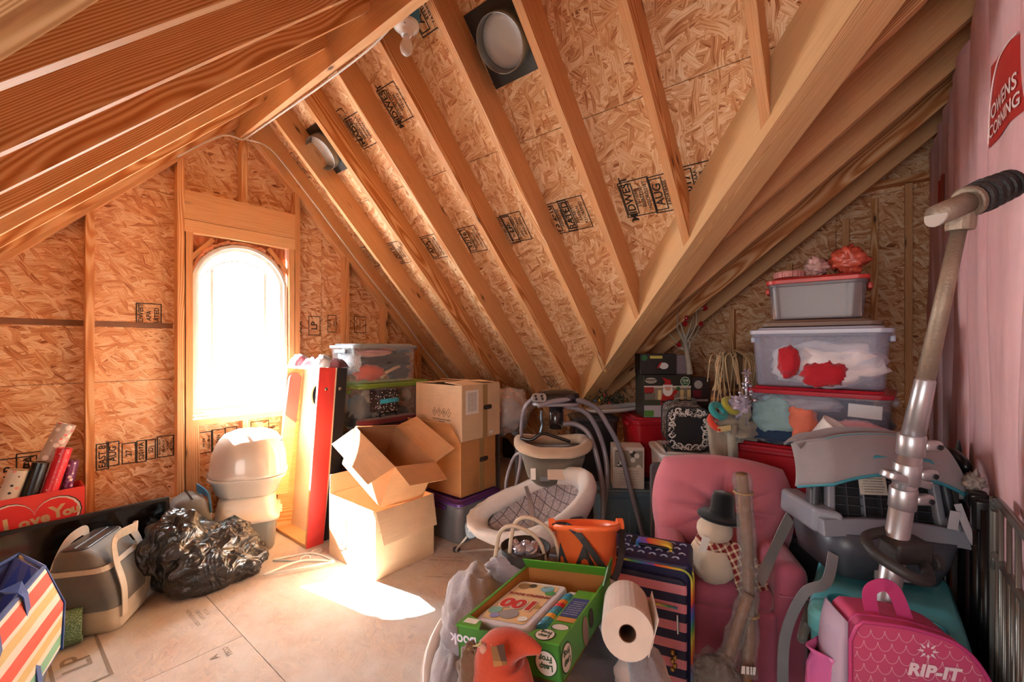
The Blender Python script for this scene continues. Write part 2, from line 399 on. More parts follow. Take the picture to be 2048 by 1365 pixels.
wstamp(664, 648, [('32/16', .03, 0, .02), ('SIZED', .02, 0, -.02)], [(0, 0, .15, .08)])
wstamp(720, 650, [('THIS SIDE DOWN', .015, 0, .03), ('EXPOSURE 1', .015, 0, 0), ('PS 2-10', .015, 0, -.03)], [(0, 0, .15, .12)])
wstamp(408, 886, [('EXPOSURE 1', .018, 0, .03), ('PRP-108', .018, 0, 0), ('HUD-UM-40', .018, 0, -.03)], [(0, 0, .15, .11)])
wstamp(437, 880, [('SPAN', .03, 0, 0)], [(0, 0, .15, .09)]); wstamp(462, 875, [('SIZED FOR', .015, 0, .02), ('SPACING', .015, 0, -.02)], [(0, 0, .15, .08)])
wstamp(520, 862, [('32/16', .03, 0, .03), ('APA', .03, 0, -.03)], [(0, 0, .15, .13)]); wstamp(545, 858, [('16', .05, 0, 0)], [])
wstamp(20, 945, [('STRENGTH AXIS', .02, 0, .05), ('LP', .06, 0, 0), ('RATED', .03, 0, -.06)], [(0, 0, .15, .2)])
wstamp(75, 930, [('APA', .06, 0, .03), ('2017', .03, 0, -.04)], [(0, 0, .15, .16)])
# ---- window
wi = thing('window_1', 'arched white framed window with blown out daylight', 'window', kind='structure')
VIN = plain('white_vinyl', 'd2cfc8', .4)
fx0, fx1, fz0, fzs, fzt = .918, 1.535, .89, 1.83, 2.085
def arch(x0, x1, z0, zs, zt, n=22):
    """outline: bottom left, bottom right, up, arc back"""
    c = (x0+x1)/2; hw = (x1-x0)/2; rise = zt-zs; R = (hw*hw+rise*rise)/(2*rise); a = math.asin(min(1, hw/R)); pts = [(x0, z0), (x1, z0)]
    return pts+[(c+R*math.sin(a-2*a*i/n), zt-R+R*math.cos(a-2*a*i/n)) for i in range(n+1)]
def archring(name, a, b, y0, y1, m, parent):
    A = arch(*a); B = arch(*b); n = len(A); g = G()
    vs = [Vector((x, y, z)) for y in (y0, y1) for L in (A, B) for x, z in L]
    fs = []
    for i in range(n):
        j = (i+1) % n
        fs += [(i, j, n+j, n+i), (2*n+i, 3*n+i, 3*n+j, 2*n+j), (i, 2*n+i, 2*n+j, j), (n+i, n+j, 3*n+j, 3*n+i)]
    return g.add(vs, fs).build(name, m, parent)
y0 = D-.01
archring('outer_frame', (fx0, fx1, fz0, fzs, fzt), (fx0+.022, fx1-.022, fz0+.025, fzs, fzt-.022), y0-.02, y0+.09, VIN, wi)
archring('sash', (fx0+.022, fx1-.022, fz0+.025, fzs, fzt-.022), (fx0+.045, fx1-.045, fz0+.05, fzs, fzt-.045), y0+.005, y0+.06, VIN, wi)
gl = NT('window_glass'); gl.base((1, 1, 1, 1)); gl.set(Roughness=.02)
tr = gl.n('BsdfTransparent', {'Color': (.97, .98, .98, 1)}); gs = gl.n('BsdfGlossy', {'Roughness': .02}); mx = gl.n('MixShader', {'Fac': .04})
gl.link(tr.outputs[0], mx.inputs[1]); gl.link(gs.outputs[0], mx.inputs[2]); gl.link(mx.outputs[0], gl.out.inputs[0])
A = arch(fx0+.045, fx1-.045, fz0+.05, fzs, fzt-.045)
g = G(); n = len(A); g.add([Vector((x, y0+.046, z)) for x, z in A]+[Vector((x, y0+.050, z)) for x, z in A], [tuple(range(n)), tuple(range(n, 2*n))[::-1]]+[(i, (i+1) % n, n+(i+1) % n, n+i) for i in range(n)])
g.build('pane', gl.m, wi)
GR = plain('grille_white', 'eceee8', .5)
gx0, gx1 = fx0+.045, fx1-.045
for x in (1.047, 1.395): G().box((x, y0+.034, (fz0+fzt)/2+.0), (.02, .006, fzt-fz0-.16)).build('grille_bar', GR, wi)
ar = [Vector((x, y0+.032, z)) for x, z in arch(gx0, gx1, 1, 1.76, 1.975)[2:]]
G().tube(ar, .009, 6).build('grille_arch', GR, wi)
FO = plain('spray_foam', 'e0a184', .85, bump=.9, bscale=45, var=.25)
# filler between arch and header, foam beads, cut corner blocks
Ao = arch(fx0, fx1, fz0, fzs, fzt)[2:]
g = G(); top = [(x, WZ1+.005) for x, z in Ao]; vs = [Vector((x, D+.02, z)) for x, z in Ao]+[Vector((x, D+.02, z)) for x, z in top]; n = len(Ao)
g.add(vs, [(i, i+1, n+i+1, n+i) for i in range(n-1)]).build('arch_filler', osb('osb_filler', [(.1, '7a3a20'), (.5, 'b06a48'), (1, 'd89c74')]), wi, solid=.02)
g = G(); pth = [Vector((x+random.uniform(-.006, .006), D-.005+random.uniform(-.006, .004), z+.014+random.uniform(-.01, .012))) for x, z in Ao for _ in (0, 1)]
g.tube(pth, [random.uniform(.008, .02) for _ in pth], 7).build('foam_bead', FO, wi, smooth=True)
for s_, x in ((1, .985), (-1, 1.468)):
    lumber('corner_block', (x-.085*1 if s_ > 0 else x+.085, D-.012, 1.93), (x+.06 if s_ > 0 else x-.06, D-.012, 2.10), .03, .018, (0, 1, 0), wi, PINE2)
pth = [Vector((fx1+.006+random.uniform(-.004, .004), D-.01, z)) for z in [fz0+.03*i for i in range(32)]]
G().tube(pth, [random.uniform(.004, .009) for _ in pth], 6).build('foam_bead', plain('foam_pale', 'efe0cc', .8, bump=.6), wi, smooth=True)
pth = [Vector((fx0+.02*i, D-.03+random.uniform(-.004, .004), fz0-.012)) for i in range(31)]
G().tube(pth, [random.uniform(.004, .008) for _ in pth], 6).build('foam_bead', plain('foam_pale', 'efe0cc', .8, bump=.6), wi, smooth=True)
# ---- dormer roof
ce = thing('ceiling', 'open rafter roof with strand board sheathing and a ridge beam', 'ceiling', kind='structure')
nR = Vector((-mR, 0, -1)).normalized(); nL = Vector((mR, 0, -1)).normalized()     # point into the room
so = SD*math.sqrt(1+mR*mR)                      # vertical offset of the sheathing
RYL = [(.297+.1145*k)*D for k in range(-2, 7)]
RYR = [(.0895+.1143*k)*D for k in range(-1, 9)]
for y in RYR:
    y = min(y, D-.02)
    x1 = min(xv(y)-.05, XR+ZU/mR)
    if x1 > XR+.1:
        lumber('rafter', (XR, y, ZU), (x1, y, zR(x1)), .038, SD, -nR, ce)
for y in RYL:
    y = min(y, D-.02)
    x1 = max(2*XR-xv(y)+.05, XR-ZU/mR*.97)
    if x1 < XR-.1: lumber('rafter', (XR, y, ZU), (x1, y, zR(x1)), .038, SD, -nL, ce)
lumber('ridge_beam', (XR, -.24*D, H+.422*D), (XR, D+.03, H+.422*D), .045, .26, (0, 0, 1), ce, PINE2)
# rake blocking of the gable under the last rafters
lumber('rake_plate', (XR-.02, YS-.05, ZU-.045), (XR-2.6, YS-.05, zR(XR-2.6)-.045), .085, .04, -nL, ce)
lumber('rake_plate', (XR+.02, YS-.05, ZU-.045), (XR+2.75, YS-.05, zR(XR+2.75)-.045), .085, .04, -nR, ce)
sR = math.sqrt(1+mR*mR)
# right slope: local x = +Y, local y = down slope
exY = Vector((0, 1, 0))
def slope_poly(side):
    pts = []; yb = D+.04; y_t = -.25*D
    pts.append((y_t, 0)); 
    ytop = (XR/D-.492)/(.426/.517)*D-.005*D
    pts[0] = (ytop-.06, 0)
    yl = (XR+(ZU+.0)/mR)
    ylow = ((yl+.25)/D-.492)/(.426/.517)*D-.005*D
    pts += [(min(ylow, yb), (xv(min(ylow, yb))+.03-XR)*sR), (yb, (yl+.25-XR)*sR), (yb, 0)]
    return pts
oR = Vector((XR, 0, ZU+so))
P = slope_poly(1)
# frames: for the right side the room-side normal nR, local y = n x ex must run down the slope
yax = nR.cross(exY)
if yax.z < 0: sheets(ce, oR-nR*.011*1.0, exY, nR, P, 2.44, 1.22, a0=.35, b0=-.21, m=OSBR)
else: sheets(ce, oR-nR*.011, exY, nR, [(a, -b) for a, b in P][::-1], 2.44, 1.22, a0=.35, b0=-1.22+.21, m=OSBR)
yax = nL.cross(exY)
if yax.z < 0: sheets(ce, oR-nL*.011, exY, nL, P, 2.44, 1.22, a0=-.3, b0=-.21, m=OSBR)
else: sheets(ce, oR-nL*.011, exY, nL, [(a, -b) for a, b in P][::-1], 2.44, 1.22, a0=-.3, b0=-1.22+.21, m=OSBR)
# dark backing above the sheathing, added to stop light leaking through seams
for s_ in (1, -1):
    pts = [((XR+(b*s_)/sR), a_, ZU+so+.05-mR*b/sR) for a_, b in P]
    G().add(pts, [tuple(range(len(pts)))]).build('dark_backing', DARK, ce, solid=.01)
# valleys: two boards side by side
vd = Vector((.426, .517, -.418)).normalized()
def valley(sx):
    p0 = Vector((.492*D, -.005*D, H+.2996*D)); a = p0-vd*.75; b = p0+vd*2.9
    side = Vector((-vd.y, vd.x, 0)).normalized()
    def mir(p): return Vector((2*XR-p.x, p.y, p.z)) if sx < 0 else p
    for off, w_, dz, h_ in ((.037, .040, 0, .25), (-.037, .104, -.006, .25)):
        lumber('valley_beam', mir(a+side*off+Vector((0, 0, dz))), mir(b+side*off+Vector((0, 0, dz))), w_, h_, (0, 0, 1), ce, VAL)
valley(1); valley(-1)
# ---- main roof beyond the valleys: rafters run towards the window wall
nM = Vector((0, -mM, -1)).normalized(); sM = math.sqrt(1+mM*mM)
def vy(x): return ((x/D-.492)/(.426/.517)-.005)*D
for k in range(9):
    x = (.70+.1145*k)*D
    if x < XS+.1: lumber('rafter', (x, -1.3, zM(-1.3)), (x, min(vy(x)-.06, 2.9), zM(min(vy(x)-.06, 2.9))), .038, .184, -nM, ce)
for x in (.45*D, .57*D): lumber('rafter', (x, -1.3, zM(-1.3)), (x, vy(x)-.06, zM(vy(x)-.06)), .038, .184, -nM, ce)
oM = Vector((0, 0, ZM0+.19*sM))
exX = Vector((1, 0, 0)); Mp = [(.25*D, 1.35*sM), (XS+.15, 1.35*sM), (XS+.15, -3.0*sM)]
xa, xb = .25*D, XS+.15
# polygon right of the valley, local y = up slope
poly = [(XR, 1.6), (xb, 1.6), (xb, -vy(xb)*sM-.05), (XR, -vy(XR)*sM-.05)]
yax = nM.cross(exX)
if yax.z < 0: poly = [(a, -b) for a, b in poly][::-1]
sheets(ce, oM-nM*.011, exX, nM, poly, 2.44, 1.22, a0=.4, b0=.3, m=OSBR)
G().add([oM-nM*.05+Vector((a, b, -mM*b)) for a, b in ((-2.3, -1.35), (XS+.2, -1.35), (XS+.2, vy(XS+.2)), (XR, vy(XR)), (2*XR-XS-.2, vy(XS+.2)), (-2.3, vy(XS+.2)))], [(0, 1, 2, 3), (0, 3, 4, 5)]).build('dark_backing', DARK, ce, solid=.01)  # main roof backing, also added against light at the seams
# ---- dark side wall
ws = thing('wall_side', 'dark strand board knee wall with studs behind the bin stack', 'wall', kind='structure')
q = [(YP-.05, 0), (2.95, 0), (2.95, 3), (YP-.05, 3)]; q = clip(q, mM, 1, ZM0+.2)
q = [(-a, b) for a, b in q]
sheets(ws, (XS, 0, 0), (0, -1, 0), (-1, 0, 0), q, 1.22, 2.44, a0=-.2, b0=0, m=OSBW, stag=False)
G().box((XS+.03, 1.2, 1.6), (.02, 5.2, 3.4)).build('seam_backing', DARK, ws)  # added backing, keeps light out of the side wall seams
for y in (-.20, -.02, .14, .49, .9, 1.3, 1.7, 2.1): 
    zt = min(2.46, zM(y)-.02) if y < .1 else zM(y)
    lumber('stud', (XS-.089, y, 0), (XS-.089, y, zt), .038, .089, (1, 0, 0), ws)
lumber('top_plate', (XS-.05, YP, 2.47), (XS-.05, .05, 2.47), .089, .04, (0, 0, 1), ws)
# ---- wall of pink faced batts
wp = thing('wall_pink', 'pink paper faced insulation batts stapled to a stud wall', 'wall', kind='structure')
tp = NT('pink_facing'); co = tp.coord()
nn = tp.noise(co, 3.0, 4, .6, .6).outputs[0]
tp.base(tp.ramp(nn, [(.25, 'e2adb2'), (.6, 'f0c4c6'), (.85, 'f5d2d2')])); tp.set(Roughness=.55)
tp.bump(tp.noise(tp.map(co, (3, 1, 1)), 2.2, 3, .5, .5).outputs[0], .25, .04)
PINK = tp.m
seams = [.95, 1.36, 1.765, 2.17, 2.58, 2.985, 3.39, 3.8, XS]
def battY(x, z):
    a, b = next(((p, q) for p, q in zip(seams[:-1], seams[1:]) if p <= x <= q), (seams[0], seams[-1])); s_ = (x-a)/(b-a); e = min(s_, 1-s_)
    bulge = .030*min(1, max(0, e)*5)**.5+.010*nz((x*3, 0, z*2.2))+.008*nz((x*9, 5, z*1.1)); dd = math.hypot((x-1.70)/.05, (z-1.80)/.13)
    return YP-.02+bulge-.04*math.exp(-dd*dd)-.010*(e < .02)
for a, b in zip(seams[:-1], seams[1:]):
    G().grid(lambda s_, t_: Vector((a+(b-a)*min(.999, max(.001, s_)), battY(a+(b-a)*min(.999, max(.001, s_)), 2.62*t_), 2.62*t_)), 25, 80).build('insulation_batt', PINK, wp, smooth=True)
for x in seams: lumber('stud', (x, YP-.11, 0), (x, YP-.11, 2.62), .038, .089, (0, 1, 0), wp)
G().box((2.52, YP-.14, 1.8), (3.24, .012, 3.6)).build('back_panel', OSBW, wp)  # raised to the roof so no light leaks in above the batts

# ---- unseen end of the attic behind the camera, closed off to keep sky light out
wb = thing('wall_back', 'plain pine board wall at the unseen end of the attic', 'wall', kind='structure')
G().box((-.65, -1.37, 1.95), (3.3, .03, 3.9)).build('board', PINE2, wb)
G().box((.94, -.85, 1.95), (.03, 1.1, 3.9)).build('board', PINE2, wb)
G().box((-2.25, 1.1, 1.95), (.03, 5.0, 3.9)).build('board', PINE2, wb)
# ================================================================== shared builders for the things
CR = -math.atan2(CA, SA)                     # turn that faces a thing to the camera
def FR(F, Rr, z=0): return Vector((CA*F+SA*Rr, SA*F-CA*Rr, z))
def blob(c, s_, seed=0, amp=.12, freq=3.0, nu=28, nv=18, pw=1.0, ridge=0.0, base=None, g=None):
    """lumpy closed body: radii s_, folds of height amp; base: flattened below this z"""
    c = Vector(c); g = g or G(); rings = []
    for j in range(nv):
        th = math.pi*(j+.5)/nv; ring = []
        for i in range(nu):
            ph = 2*math.pi*i/nu
            d = Vector((math.sin(th)*math.cos(ph), math.sin(th)*math.sin(ph), -math.cos(th)))
            if pw != 1: d = Vector([math.copysign(abs(x)**pw, x) for x in d])
            n1 = nz(d, freq, seed); n2 = nz(d, freq*2.3, seed+9)
            k = 1+amp*(n1+.5*n2)-ridge*abs(nz(d, freq*1.6, seed+4))
            p = Vector((d.x*s_[0]*k, d.y*s_[1]*k, d.z*s_[2]*k))+c
            if base is not None and p.z < base: p.z = base+.001*math.sin(i*3+j)
            ring.append(p)
        rings.append(ring)
    return g.loft(rings)
def cloth_thing(name, label, cat, c, s_, m, seed=0, amp=.22, freq=2.6, group=None, rz=0, **k):
    o = blob((0, 0, 0), s_, seed, amp, freq, **k).build(name, m, smooth=True, M=T(*c) @ RZ(rz))
    return tag(o, label, cat, group)
def tub_geo(w_, d_, h_, r=.05, tp=.9, t=.004, n=5, rim=.012, floor=True):
    """open tub: outer skin, rim, inner skin"""
    g = G(); L = lambda k, z, dr=0: [Vector((x*k, y*k, z)) for x, y in rrect(w_+dr, d_+dr, r, n)]
    rings = [L(tp, 0), L(tp+.02, .02), L(1, h_-.02), L(1, h_-.018, rim), L(1, h_, rim), L(1, h_, -2*t), L(tp, .006, -2*t)]
    return g.loft(rings)
def lid_geo(w_, d_, r=.05, th=.025, n=5, step=.012):
    g = G(); L = lambda z, dr: [Vector((x, y, z)) for x, y in rrect(w_+dr, d_+dr, r, n)]
    return g.loft([L(-.008, .022), L(th*.45, .026), L(th*.5, .018), L(th*.55, -.03), L(th, -.045), L(th, -.07), L(th-.006, -.085)])
def tote(name, label, M, w_, d_, h_, mbody, mlid=None, tp=.9, cat='storage bin', group=None, handles=True, mh=None, ribs=0, latch=None, lidgap=0):
    o = thing(name, label, cat, M=M, group=group)
    tub_geo(w_, d_, h_, tp=tp).build('body', mbody, o, smooth=False, bevel=.004)
    if handles:
        for s_ in (-1, 1):
            G().box((s_*(w_/2+.012), 0, h_-.03), (.022, d_*.42, .03)).build('handle', mh or mlid or mbody, o, bevel=.006)
    for k in range(ribs):
        x = -w_/2*tp+w_*tp*(k+.5)/ribs
        for s_ in (-1,): G().box((x, s_*d_/2*(tp+1)/2*1.0-.002, h_*.45), (w_/ribs*.35, .012, h_*.7), Matrix.Rotation(-(1-tp)*d_/2/h_*s_*-1, 3, 'X')).build('rib', mbody, o, bevel=.004)
    if mlid: lid_geo(w_, d_).build('lid', mlid, o, M=T(0, 0, h_+.003+lidgap), bevel=.002)
    if latch:
        for s_ in (-1, 1): G().box((s_*(w_/2+.018), 0, h_), (.016, .09, .05)).build('latch', latch, o, bevel=.005)
    return o
def panel(g, a, b, c, d, t):
    """thin slab from corners a b c d, thickness t along its normal"""
    a, b, c, d = (Vector(q) for q in (a, b, c, d)); n = (b-a).cross(d-a).normalized()*t
    return g.hexa([a, b, c, d, a+n, b+n, c+n, d+n])
def corr(name, c, print_=None):
    if name in MATS: return MATS[name]
    t = NT(name); co = t.coord(); n1 = t.noise(co, 4, 4, .6).outputs[0]; n2 = t.noise(t.map(co, (4, 4, 160)), 1.5, 2, .5).outputs[0]
    c0 = srgb(c)
    t.base(t.ramp(t.math('MULTIPLY_ADD', n2, .35, t.math('MULTIPLY', n1, .65)), [(.3, tuple(x*.82 for x in c0[:3])+(1,)), (.7, tuple(min(1, x*1.12) for x in c0[:3])+(1,))]))
    t.set(Roughness=.8); t.b.inputs['Specular IOR Level'].default_value = .2; MATS[name] = t.m; return t.m
CARD = corr('cardboard', 'c9976a'); CARDP = corr('cardboard_pale', 'd8b692'); CARDK = corr('cardboard_kraft', 'bd8451')
TAPE = clear('clear_tape', 'c8a06a', .55, .2)
def carton(name, label, M, w_, d_, h_, m, flaps=(), t=.006, group=None, top=False):
    """w along x, d along y, origin at base corner; flaps: (side, length, angle from upright outward)"""
    o = thing(name, label, 'cardboard box', M=M, group=group)
    for nm, c, s_ in (('front_panel', (w_/2, t/2, h_/2), (w_, t, h_)), ('back_panel', (w_/2, d_-t/2, h_/2), (w_, t, h_)), ('left_panel', (t/2, d_/2, h_/2), (t, d_-2*t, h_)), ('right_panel', (w_-t/2, d_/2, h_/2), (t, d_-2*t, h_)), ('bottom_panel', (w_/2, d_/2, t/2), (w_-2*t, d_-2*t, t))):
        G().box(c, s_).build(nm, m, o, bevel=.002)
    for side, ln, ang in flaps:
        a = math.radians(ang); up = math.cos(a)*ln; out = math.sin(a)*ln; g = G(); sk = .02*ln/.2
        z = h_-.001
        if side == 'f': panel(g, (.004, 0, z), (w_-.004, 0, z), (w_-sk, -out, z+up), (sk, -out, z+up), t*.8)
        if side == 'b': panel(g, (w_-.004, d_, z), (.004, d_, z), (sk, d_+out, z+up), (w_-sk, d_+out, z+up), t*.8)
        if side == 'l': panel(g, (0, d_-.004, z), (0, .004, z), (-out, sk, z+up), (-out, d_-sk, z+up), t*.8)
        if side == 'r': panel(g, (w_, .004, z), (w_, d_-.004, z), (w_+out, d_-sk, z+up), (w_+out, sk, z+up), t*.8)
        g.build('flap', m, o, bevel=.001)
    return o
def pattern(name, base, spots, scale=30, thr=.3, rough=.5, dims=None, kind='dots', coat=0):
    """base colour with printed dots of several colours"""
    if name in MATS: return MATS[name]
    t = NT(name); co = t.coord(); m = t.map(co, dims or (1, 1, 1)); col = srgb(base)
    for k, (c, th, sc) in enumerate(spots):
        v = t.n('TexVoronoi', {'Vector': t.map(m, loc=(k*3.1, k*1.7, k*.9)), 'Scale': sc*scale/30, 'Randomness': .9 if kind == 'dots' else .0})
        col = t.mix(t.math('LESS_THAN', v.outputs['Distance'], th), col, srgb(c))
    t.base(col) if hasattr(col, 'is_output') else t.base(col)
    t.set(Roughness=rough); t.b.inputs['Coat Weight'].default_value = coat; MATS[name] = t.m; return t.m
BLACKP = plain('black_plastic', '17171a', .38); GREYP = plain('grey_plastic', '6f6f72', .45); WHITEP = plain('white_plastic', 'e8e5de', .35)
CHROME = plain('chrome', 'c9c9c9', .2, 1)
# ================================================================== LEFT SIDE
# flat screen leaning along the window wall
t_ = thing('flat_screen_television', 'black flat screen television leaning on the wall studs under the red valentine box', 'television', M=T(.10, 3.175, .0) @ R3(-.15, 0, 0))
G().box((0, 0, .232), (1.26, .035, .464)).build('housing', plain('tv_black', '0c0b0b', .5), t_, bevel=.006)
G().box((0, -.0185, .245), (1.22, .003, .40)).build('screen', plain('tv_screen', '070707', .12), t_)
G().box((0, -.019, .02), (1.26, .006, .014)).build('bezel_strip', plain('tv_strip', '2c2a28', .3), t_)
# red valentine box with rolls standing in it
t_ = thing('valentine_box', 'red open gift box with a large heart and gold lettering behind the television', 'gift box', (.02, 3.285, 0))
RED = plain('valentine_red', 'e84640', .45, var=.05)
bw, bd, bh = .36, .16, .60
for nm, c, s_ in (('front_panel', (.01, 0, bh/2), (.68, .005, bh)), ('back_panel', (.01, bd, bh/2), (.68, .005, bh)), ('side_panel', (-.33, bd/2, bh/2), (.005, bd, bh)), ('side_panel', (bw-.01, bd/2, bh/2), (.005, bd, bh)), ('bottom_panel', (.01, bd/2, .004), (.68, bd, .008))):
    G().box(c, s_).build(nm, RED, t_)
def heart(s_, n=40):
    out = []
    for i in range(n):
        a = 2*math.pi*i/n; out.append((s_*16*math.sin(a)**3/17, s_*(13*math.cos(a)-5*math.cos(2*a)-2*math.cos(3*a)-math.cos(4*a))/17))
    return out
MF = lambda y: frame_m((.168, y, .445), (1, 0, 0), (0, -1, 0))
flat(G(), heart(.185), MF(-.0035)).build('heart_outline', plain('heart_black', '2a1512', .6), t_, fix=False)
flat(G(), heart(.180), MF(-.0042)).build('heart_border', plain('heart_white', 'f2e6dc', .6), t_, fix=False)
flat(G(), heart(.170), MF(-.0049)).build('heart_fill', plain('heart_red', 'e2302f', .5), t_, fix=False)
g = G(); M0 = MF(-.0058)
for ch, x, y, s_ in (('I', -.14, .045, .085), ('L', -.082, .05, .10), ('o', -.035, .05, .07), ('v', .003, .055, .07), ('e', .037, .06, .07), ('Y', .082, .075, .09), ('o', .118, .07, .065), ('u', .148, .075, .065)):
    text(g, ch, s_, M0 @ T(x, y-.03, 0) @ RZ(.1), bold=.003)
g.build('lettering', plain('gold_print', 'd8b98a', .35, .3), t_, fix=False)
def roll(name, label, a, b, r, m, core=True):
    a = Vector(a); b = Vector(b); M = frame_m(a, (b-a).cross(Vector((0, 1, 0))), b-a); L = (b-a).length
    o = thing(name, label, 'wrapping paper', M=M, group='wrapping paper rolls')
    prof = [(r*.62, 0), (r, 0), (r, L*.5), (r, L), (r*.62, L), (r*.62, 0)]
    G().lathe(prof, 22, caps=False).build('paper', m, o, smooth=False, bevel=0)
    if core: G().lathe([(r*.6, .002), (r*.6, L-.004), (r*.5, L-.004), (r*.5, .002)], 16, caps=False).build('core', CARDP, o)
    return o
def yb(u, v, y): return onY(u, v, y)
def rollpx(name, label, u0, v0, u1, v1, r, m, y):
    top = yb(u0, v0, y); low = yb(u1, v1, y); d = (low-top).normalized(); k = (top.z-.03)/-d.z if d.z < 0 else .6
    return roll(name, label, top+d*k, top, r, m)
rollpx('wrapping_paper_roll', 'tallest grey roll of wrapping paper printed with snowmen', 134, 848, 72, 962, .040, pattern('paper_snowman', 'b9aaa0', [('f4efe9', .30, 22), ('c23a36', .16, 26), ('2a2626', .09, 30)], rough=.4), 3.402)
rollpx('wrapping_paper_roll', 'red roll of wrapping paper with white snowflakes', 130, 897, 99, 985, .031, pattern('paper_snowflake', 'd42a38', [('f6e8e4', .16, 48), ('ffffff', .10, 70)], rough=.3), 3.322)
rollpx('wrapping_paper_roll', 'slim purple roll of wrapping paper beside the red one', 147, 921, 131, 985, .024, pattern('paper_purple', '73356b', [('e8dfe6', .24, 30), ('a86aa5', .2, 44)], rough=.3), 3.37)
rollpx('wrapping_paper_roll', 'glossy black roll between the penguin paper and the red paper', 82, 925, 60, 990, .033, plain('paper_black', '15161a', .22), 3.323)
rollpx('wrapping_paper_roll', 'white roll of wrapping paper printed with pink penguins', 38, 940, 18, 992, .038, pattern('paper_penguin', 'd9d2c6', [('e79a90', .2, 24), ('2a2828', .13, 22)], rough=.5), 3.328)
# grey insulated tote
BG = fabric('cooler_grey', '6a6660', .6, fold=.05); BB = fabric('cooler_beige', 'c9c0b2', .8)
t_ = thing('insulated_tote_bag', 'charcoal zip tote bag with cream straps and cream base near the striped bag', 'bag', (.403, 2.945, 0), -.60)
def bagring(z, w_, d_, ox=0, oy=0, r=.06, n=5): return [Vector((x+ox, y+oy, z)) for x, y in rrect(w_, d_, min(r, w_*.45), n)]
body = [(.0, .235, .27, 0, .05), (.02, .26, .29, 0, .05), (.115, .27, .31, -.005, .06)]
body2 = [(.115, .272, .312, -.005, .06), (.2, .265, .315, -.015, .06), (.30, .225, .315, -.03, .05), (.37, .165, .31, -.045, .04), (.405, .11, .30, -.05, .03)]
G().loft([bagring(z, w_, d_, ox, 0, r) for z, w_, d_, ox, r in body]).build('base', BB, t_, smooth=True)
G().loft([bagring(z, w_, d_, ox, 0, r) for z, w_, d_, ox, r in body2]).build('body', BG, t_, smooth=True)
G().loft([bagring(.295, .234, .32, -.0295, 0, .05), bagring(.318, .224, .319, -.033, 0, .05)], caps=False).build('trim_band', BB, t_, solid=.004)
G().tube([(-.05, -.13, .408), (-.05, .13, .408)], .006, 6).build('zipper', BLACKP, t_)
G().loft([bagring(.404, .11, .30, -.05, 0, .03), bagring(.41, .09, .28, -.05, 0, .03)]).build('top_panel', plain('tote_vinyl', '2b2828', .3, bump=.3, bscale=15), t_, smooth=True)
for sx, x0, nm in ((1, .133, 1), (-1, -.16, -1)):
    pth = bez([(x0, -.10, .06), (x0-.005, -.10, .2), (x0-.03*sx-.012, -.09, .33), (x0-.05*sx-.01, -.05, .415), (x0-.03*sx+.02, .03, .435), (x0-.05*sx-.01, .09, .41), (x0-.03*sx-.012, .12, .33), (x0-.005, .12, .2), (x0, .12, .06)], 6)
    G().tube(pth, .01, flat=(.045, .004), up=(1, 0, 0)).build('strap', BB, t_, smooth=False)
flat(G(), disc2(.03), frame_m((.108, .10, .255), (0, 1, 0), (1, 0, .35))).build('badge', plain('badge_white', 'cfcbc4', .6), t_, fix=False, solid=.002)
# grey and blue duffel behind
t_ = thing('duffel_bag', 'grey duffel with blue handle squeezed behind the cream strapped tote', 'bag', (.825, 3.235, 0), -.1)
G().loft([bagring(z, w_, d_, 0, 0, r) for z, w_, d_, r in ((0, .2, .20, .04), (.1, .22, .235, .06), (.32, .22, .23, .06), (.42, .15, .2, .05), (.445, .06, .16, .03))]).build('body', fabric('duffel_grey', '5c5956', .6, fold=.06), t_, smooth=True)
BLUE = fabric('duffel_blue', '1f6f9a', .7)
G().tube(bez([(.10, -.07, .33), (.09, -.05, .43), (.05, .02, .47), (.06, .06, .44), (.10, .07, .3)], 6), .01, flat=(.05, .006), up=(1, 0, 0)).build('handle', BLUE, t_)
G().box((.112, .0, .22), (.01, .15, .1)).build('pocket', BLUE, t_, bevel=.004)
G().tube([(-.0, -.12, .447), (0, .12, .447)], .005, 6).build('zipper', BLACKP, t_)
# crumpled bin liner
tb = NT('bin_liner'); tb.base(srgb('121112')); tb.set(Roughness=.3); tb.b.inputs['Specular IOR Level'].default_value = .9
co = tb.coord(); nv_ = tb.n('TexVoronoi', {'Vector': tb.map(co, (1, 1, 1)), 'Scale': 22.0}, feature='DISTANCE_TO_EDGE').outputs['Distance']
tb.bump(tb.math('ADD', tb.noise(tb.map(co, (1, 1.8, .7), (0, .5, .6)), 9, 2, .45, 2.0).outputs[0], tb.math('MULTIPLY', nv_, .12)), .55, .05)
t_ = thing('bin_liner', 'crumpled glossy black plastic bag slumped on the floor beside the litter boxes', 'plastic bag', (.84, 2.95, 0))
def bagf(c, s_, seed, amp, fr, n=(56, 36)):
    g = blob(c, s_, seed, amp, fr, n[0], n[1], ridge=.14, base=.004); return g
bagf((.01, 0, .15), (.27, .20, .19), 3, .22, 1.7).build('body', tb.m, t_, smooth=True)
bagf((-.13, .02, .25), (.18, .15, .18), 11, .25, 1.8).build('gathered_neck', tb.m, t_, smooth=True)
bagf((.13, -.06, .09), (.17, .13, .12), 21, .25, 2.0, (44, 24)).build('fold', tb.m, t_, smooth=True)
g = G(); pth = [(-.2+.01*i+.02*nz((i*.4, 0, 0), 1, 5), -.12+.012*i*.9+.01*nz((0, i*.5, 0), 1, 2), .40-.012*i-.02*abs(nz((i*.5, 1, 0), 1, 3))) for i in range(26)]
g.tube(pth, .022, 7).build('rolled_edge', tb.m, t_, smooth=True)
